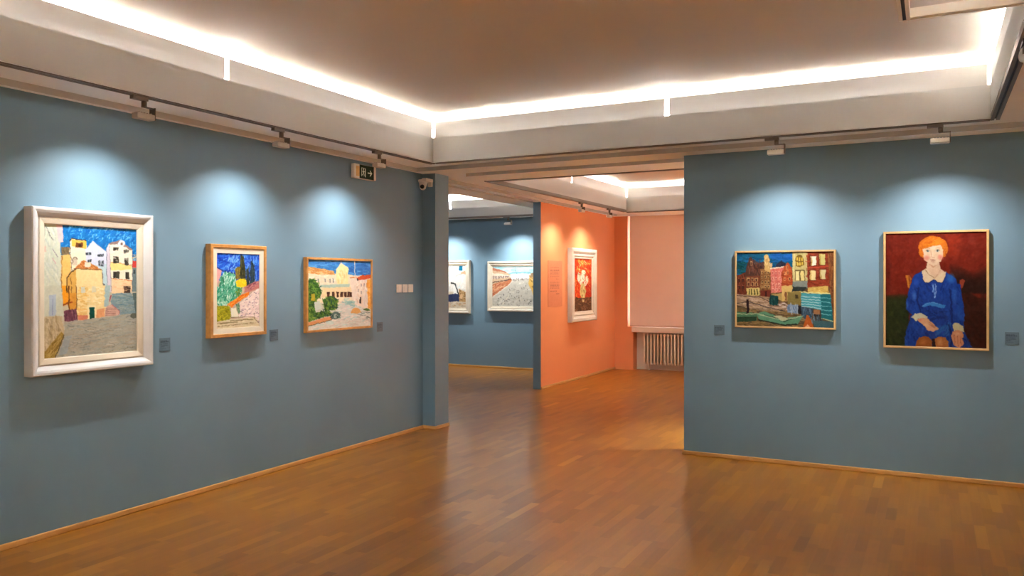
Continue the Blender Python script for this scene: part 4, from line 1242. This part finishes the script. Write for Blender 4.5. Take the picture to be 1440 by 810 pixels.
# ------------------------------------------------------------------ emergency exit sign
t = thing('exit_sign', 'green emergency exit sign with running figure and arrow', 'exit sign', (LX, 6.075, 2.490), H_)
boxes('housing', PLAST, [(-0.160, 0.160, -0.045, 0, 0.0, 0.132)], t, 0.006)
LAMP_GLOW = mat('lamp_glow_colour', (222, 176, 110), 0.3, 0.15, 20)  # lamp glow put into the colour of the clear cover
boxes('lamp_cover', LAMP_GLOW, [(-0.138, -0.090, -0.049, -0.045, 0.018, 0.112)], t, 0.002)
boxes('end_cap', PLAST, [(0.128, 0.158, -0.050, -0.045, 0.004, 0.128)], t, 0.002)
a = Art(84, 52, [(0, 0), (200, 0), (200, 120), (0, 120)], 4, (14, 44, 26))
WH = (226, 236, 222)
a.poly([(22, 22), (78, 22), (78, 104), (22, 104)], WH); a.poly([(28, 28), (72, 28), (72, 104), (28, 104)], (14, 44, 26))
a.ell(52, 36, 7, 8, WH); a.poly([(42, 46), (58, 46), (60, 70), (46, 72)], WH); a.line([(44, 50), (34, 64)], 6, WH); a.line([(58, 50), (68, 60), (74, 54)], 6, WH); a.line([(50, 70), (62, 82), (58, 102)], 7, WH); a.line([(48, 70), (44, 86), (30, 92)], 7, WH); a.poly([(72, 22), (84, 30), (84, 108), (72, 104)], WH)
a.line([(112, 64), (160, 64)], 11, WH); a.poly([(140, 36), (152, 36), (178, 64), (152, 92), (140, 92), (158, 64)], WH)
art_mesh('pictogram', a, 0.205, 0.118, t, -0.0475, -0.082, 0.007, relief=0.0, grain=1.5, wob=0.0, rough=0.3)
boxes('sign_plate', mat('dark_green_plate', (14, 44, 26), 0.3), [(-0.086, 0.128, -0.0465, -0.045, 0.003, 0.129)], t)

# ------------------------------------------------------------------ security camera on the pillar
t = thing('security_camera', 'white dome security camera on a bracket at the top of the pillar', 'camera', (-4.680, 7.10, 2.48))
boxes('bracket', PLAST, [(0.015, 0.07, -0.13, 0.0, 0.085, 0.118), (0.02, 0.066, -0.03, 0.0, 0.04, 0.118)], t, 0.004)
bm = bmesh.new()
cyl(bm, (0, -0.075, 0.082), (0, -0.075, 0.108), 0.052, 0.056, n=32)
mk('mount_ring', bm, PLAST, t, 0.003)
bm = bmesh.new()
cyl(bm, (0, -0.08, 0.082), (0, -0.09, 0.018), 0.045, 0.030, n=28)
cyl(bm, (0, -0.09, 0.018), (0, -0.092, 0.004), 0.030, 0.016, n=28)
mk('dome', bm, PLAST, t)
bm = bmesh.new()
bmesh.ops.create_uvsphere(bm, u_segments=20, v_segments=12, radius=0.022)
bmesh.ops.translate(bm, verts=bm.verts, vec=(0.012, -0.117, 0.034))
for f in bm.faces:
    f.smooth = True
mk('lens', bm, mat('black_lens_glass', (8, 8, 9), 0.1, 0.05), t)

# ------------------------------------------------------------------ window, roller blind, sill, radiator
w = link('window_1', None)
w['kind'] = 'structure'
w['label'] = 'window behind the roller blind in the orange room'
w.location = (-3.8, 13.66, 0.745)
WFR = mat('white_window_paint', (230, 226, 220), 0.4, 0.03)
for (b) in ((-0.90, -0.84, -0.03, 0.03, 0, 1.955), (0.84, 0.90, -0.03, 0.03, 0, 1.955), (-0.84, 0.84, -0.03, 0.03, 0, 0.06), (-0.84, 0.84, -0.03, 0.03, 1.86, 1.915), (-0.03, 0.03, -0.03, 0.03, 0.06, 1.86)):
    boxes('window_frame', WFR, [b], w, 0.004)
GL = bpy.data.materials.new('window_glass')
GL.use_nodes = True
gb = GL.node_tree.nodes['Principled BSDF']
gb.inputs['Transmission Weight'].default_value = 1.0
gb.inputs['Roughness'].default_value = 0.0
gb.inputs['IOR'].default_value = 1.05
gn = GL.node_tree.nodes.new('ShaderNodeTexNoise')
gr = GL.node_tree.nodes.new('ShaderNodeValToRGB')
gr.color_ramp.elements[0].color = (0.94, 0.96, 0.97, 1)
gr.color_ramp.elements[1].color = (0.98, 0.99, 1, 1)
GL.node_tree.links.new(gn.outputs['Fac'], gr.inputs['Fac'])
GL.node_tree.links.new(gr.outputs['Color'], gb.inputs['Base Color'])
for x0, x1 in ((-0.84, -0.03), (0.03, 0.84)):
    boxes('pane', GL, [(x0, x1, -0.004, 0.004, 0.06, 1.86)], w)
struct('window_sill', PALE, [(-4.615, -2.985, 13.355, 13.63, 0.655, 0.745)], 0.008, 'pale sill under the blind')

t = thing('roller_blind', 'closed pale roller blind covering the window', 'blind', (-3.8, 13.43, 0.76))
BL = mat('blind_fabric', (232, 208, 190), 0.8, 0.03, 3, 0.2, 400)
nt = BL.node_tree
tl = nt.nodes.new('ShaderNodeBsdfTranslucent')
tl.inputs[0].default_value = (0.80, 0.56, 0.42, 1)
mx = nt.nodes.new('ShaderNodeMixShader')
mx.inputs[0].default_value = 0.16
nt.links.new(nt.nodes['Principled BSDF'].outputs[0], mx.inputs[1])
nt.links.new(tl.outputs[0], mx.inputs[2])
nt.links.new(mx.outputs[0], nt.nodes['Material Output'].inputs[0])
boxes('fabric', BL, [(-0.866, 0.89, -0.002, 0.002, 0.0, 1.895)], t)
boxes('bottom_bar', mat('blind_bar', (200, 160, 130), 0.5), [(-0.866, 0.89, -0.008, 0.008, -0.012, 0.012)], t, 0.003)
bm = bmesh.new()
cyl(bm, (-0.866, 0.025, 1.875), (0.89, 0.025, 1.875), 0.024, n=20)
mk('roller', bm, BL, t)

t = thing('radiator', 'cream cast-iron column radiator in the niche under the sill', 'radiator', (-4.44, 13.44, 0.0))


def radiator_section():
    bm = bmesh.new()
    for yy in (0.0, 0.12):
        cyl(bm, (0, yy, 0.125), (0, yy, 0.615), 0.0145, n=10)
    bx(bm, -0.007, 0.007, 0.0, 0.12, 0.125, 0.615)
    bx(bm, -0.02, 0.02, -0.012, 0.132, 0.595, 0.630)
    bx(bm, -0.02, 0.02, -0.012, 0.132, 0.105, 0.140)
    bx(bm, -0.030, 0.030, 0.045, 0.075, 0.600, 0.622)
    bx(bm, -0.030, 0.030, 0.045, 0.075, 0.112, 0.134)
    return bm


first = None
for k in range(22):
    if first is None:
        first = mk('section', radiator_section(), IRON, t, 0.005)
        o = first
    else:
        o = first.copy()
        COL.objects.link(o)
        o.parent = t
    o.location = (0.03 + k * 0.0595, 0, 0)
for xx in (0.09, 1.22):
    boxes('foot', IRON, [(xx - 0.012, xx + 0.012, 0.04, 0.08, 0.0, 0.106)], t, 0.004)
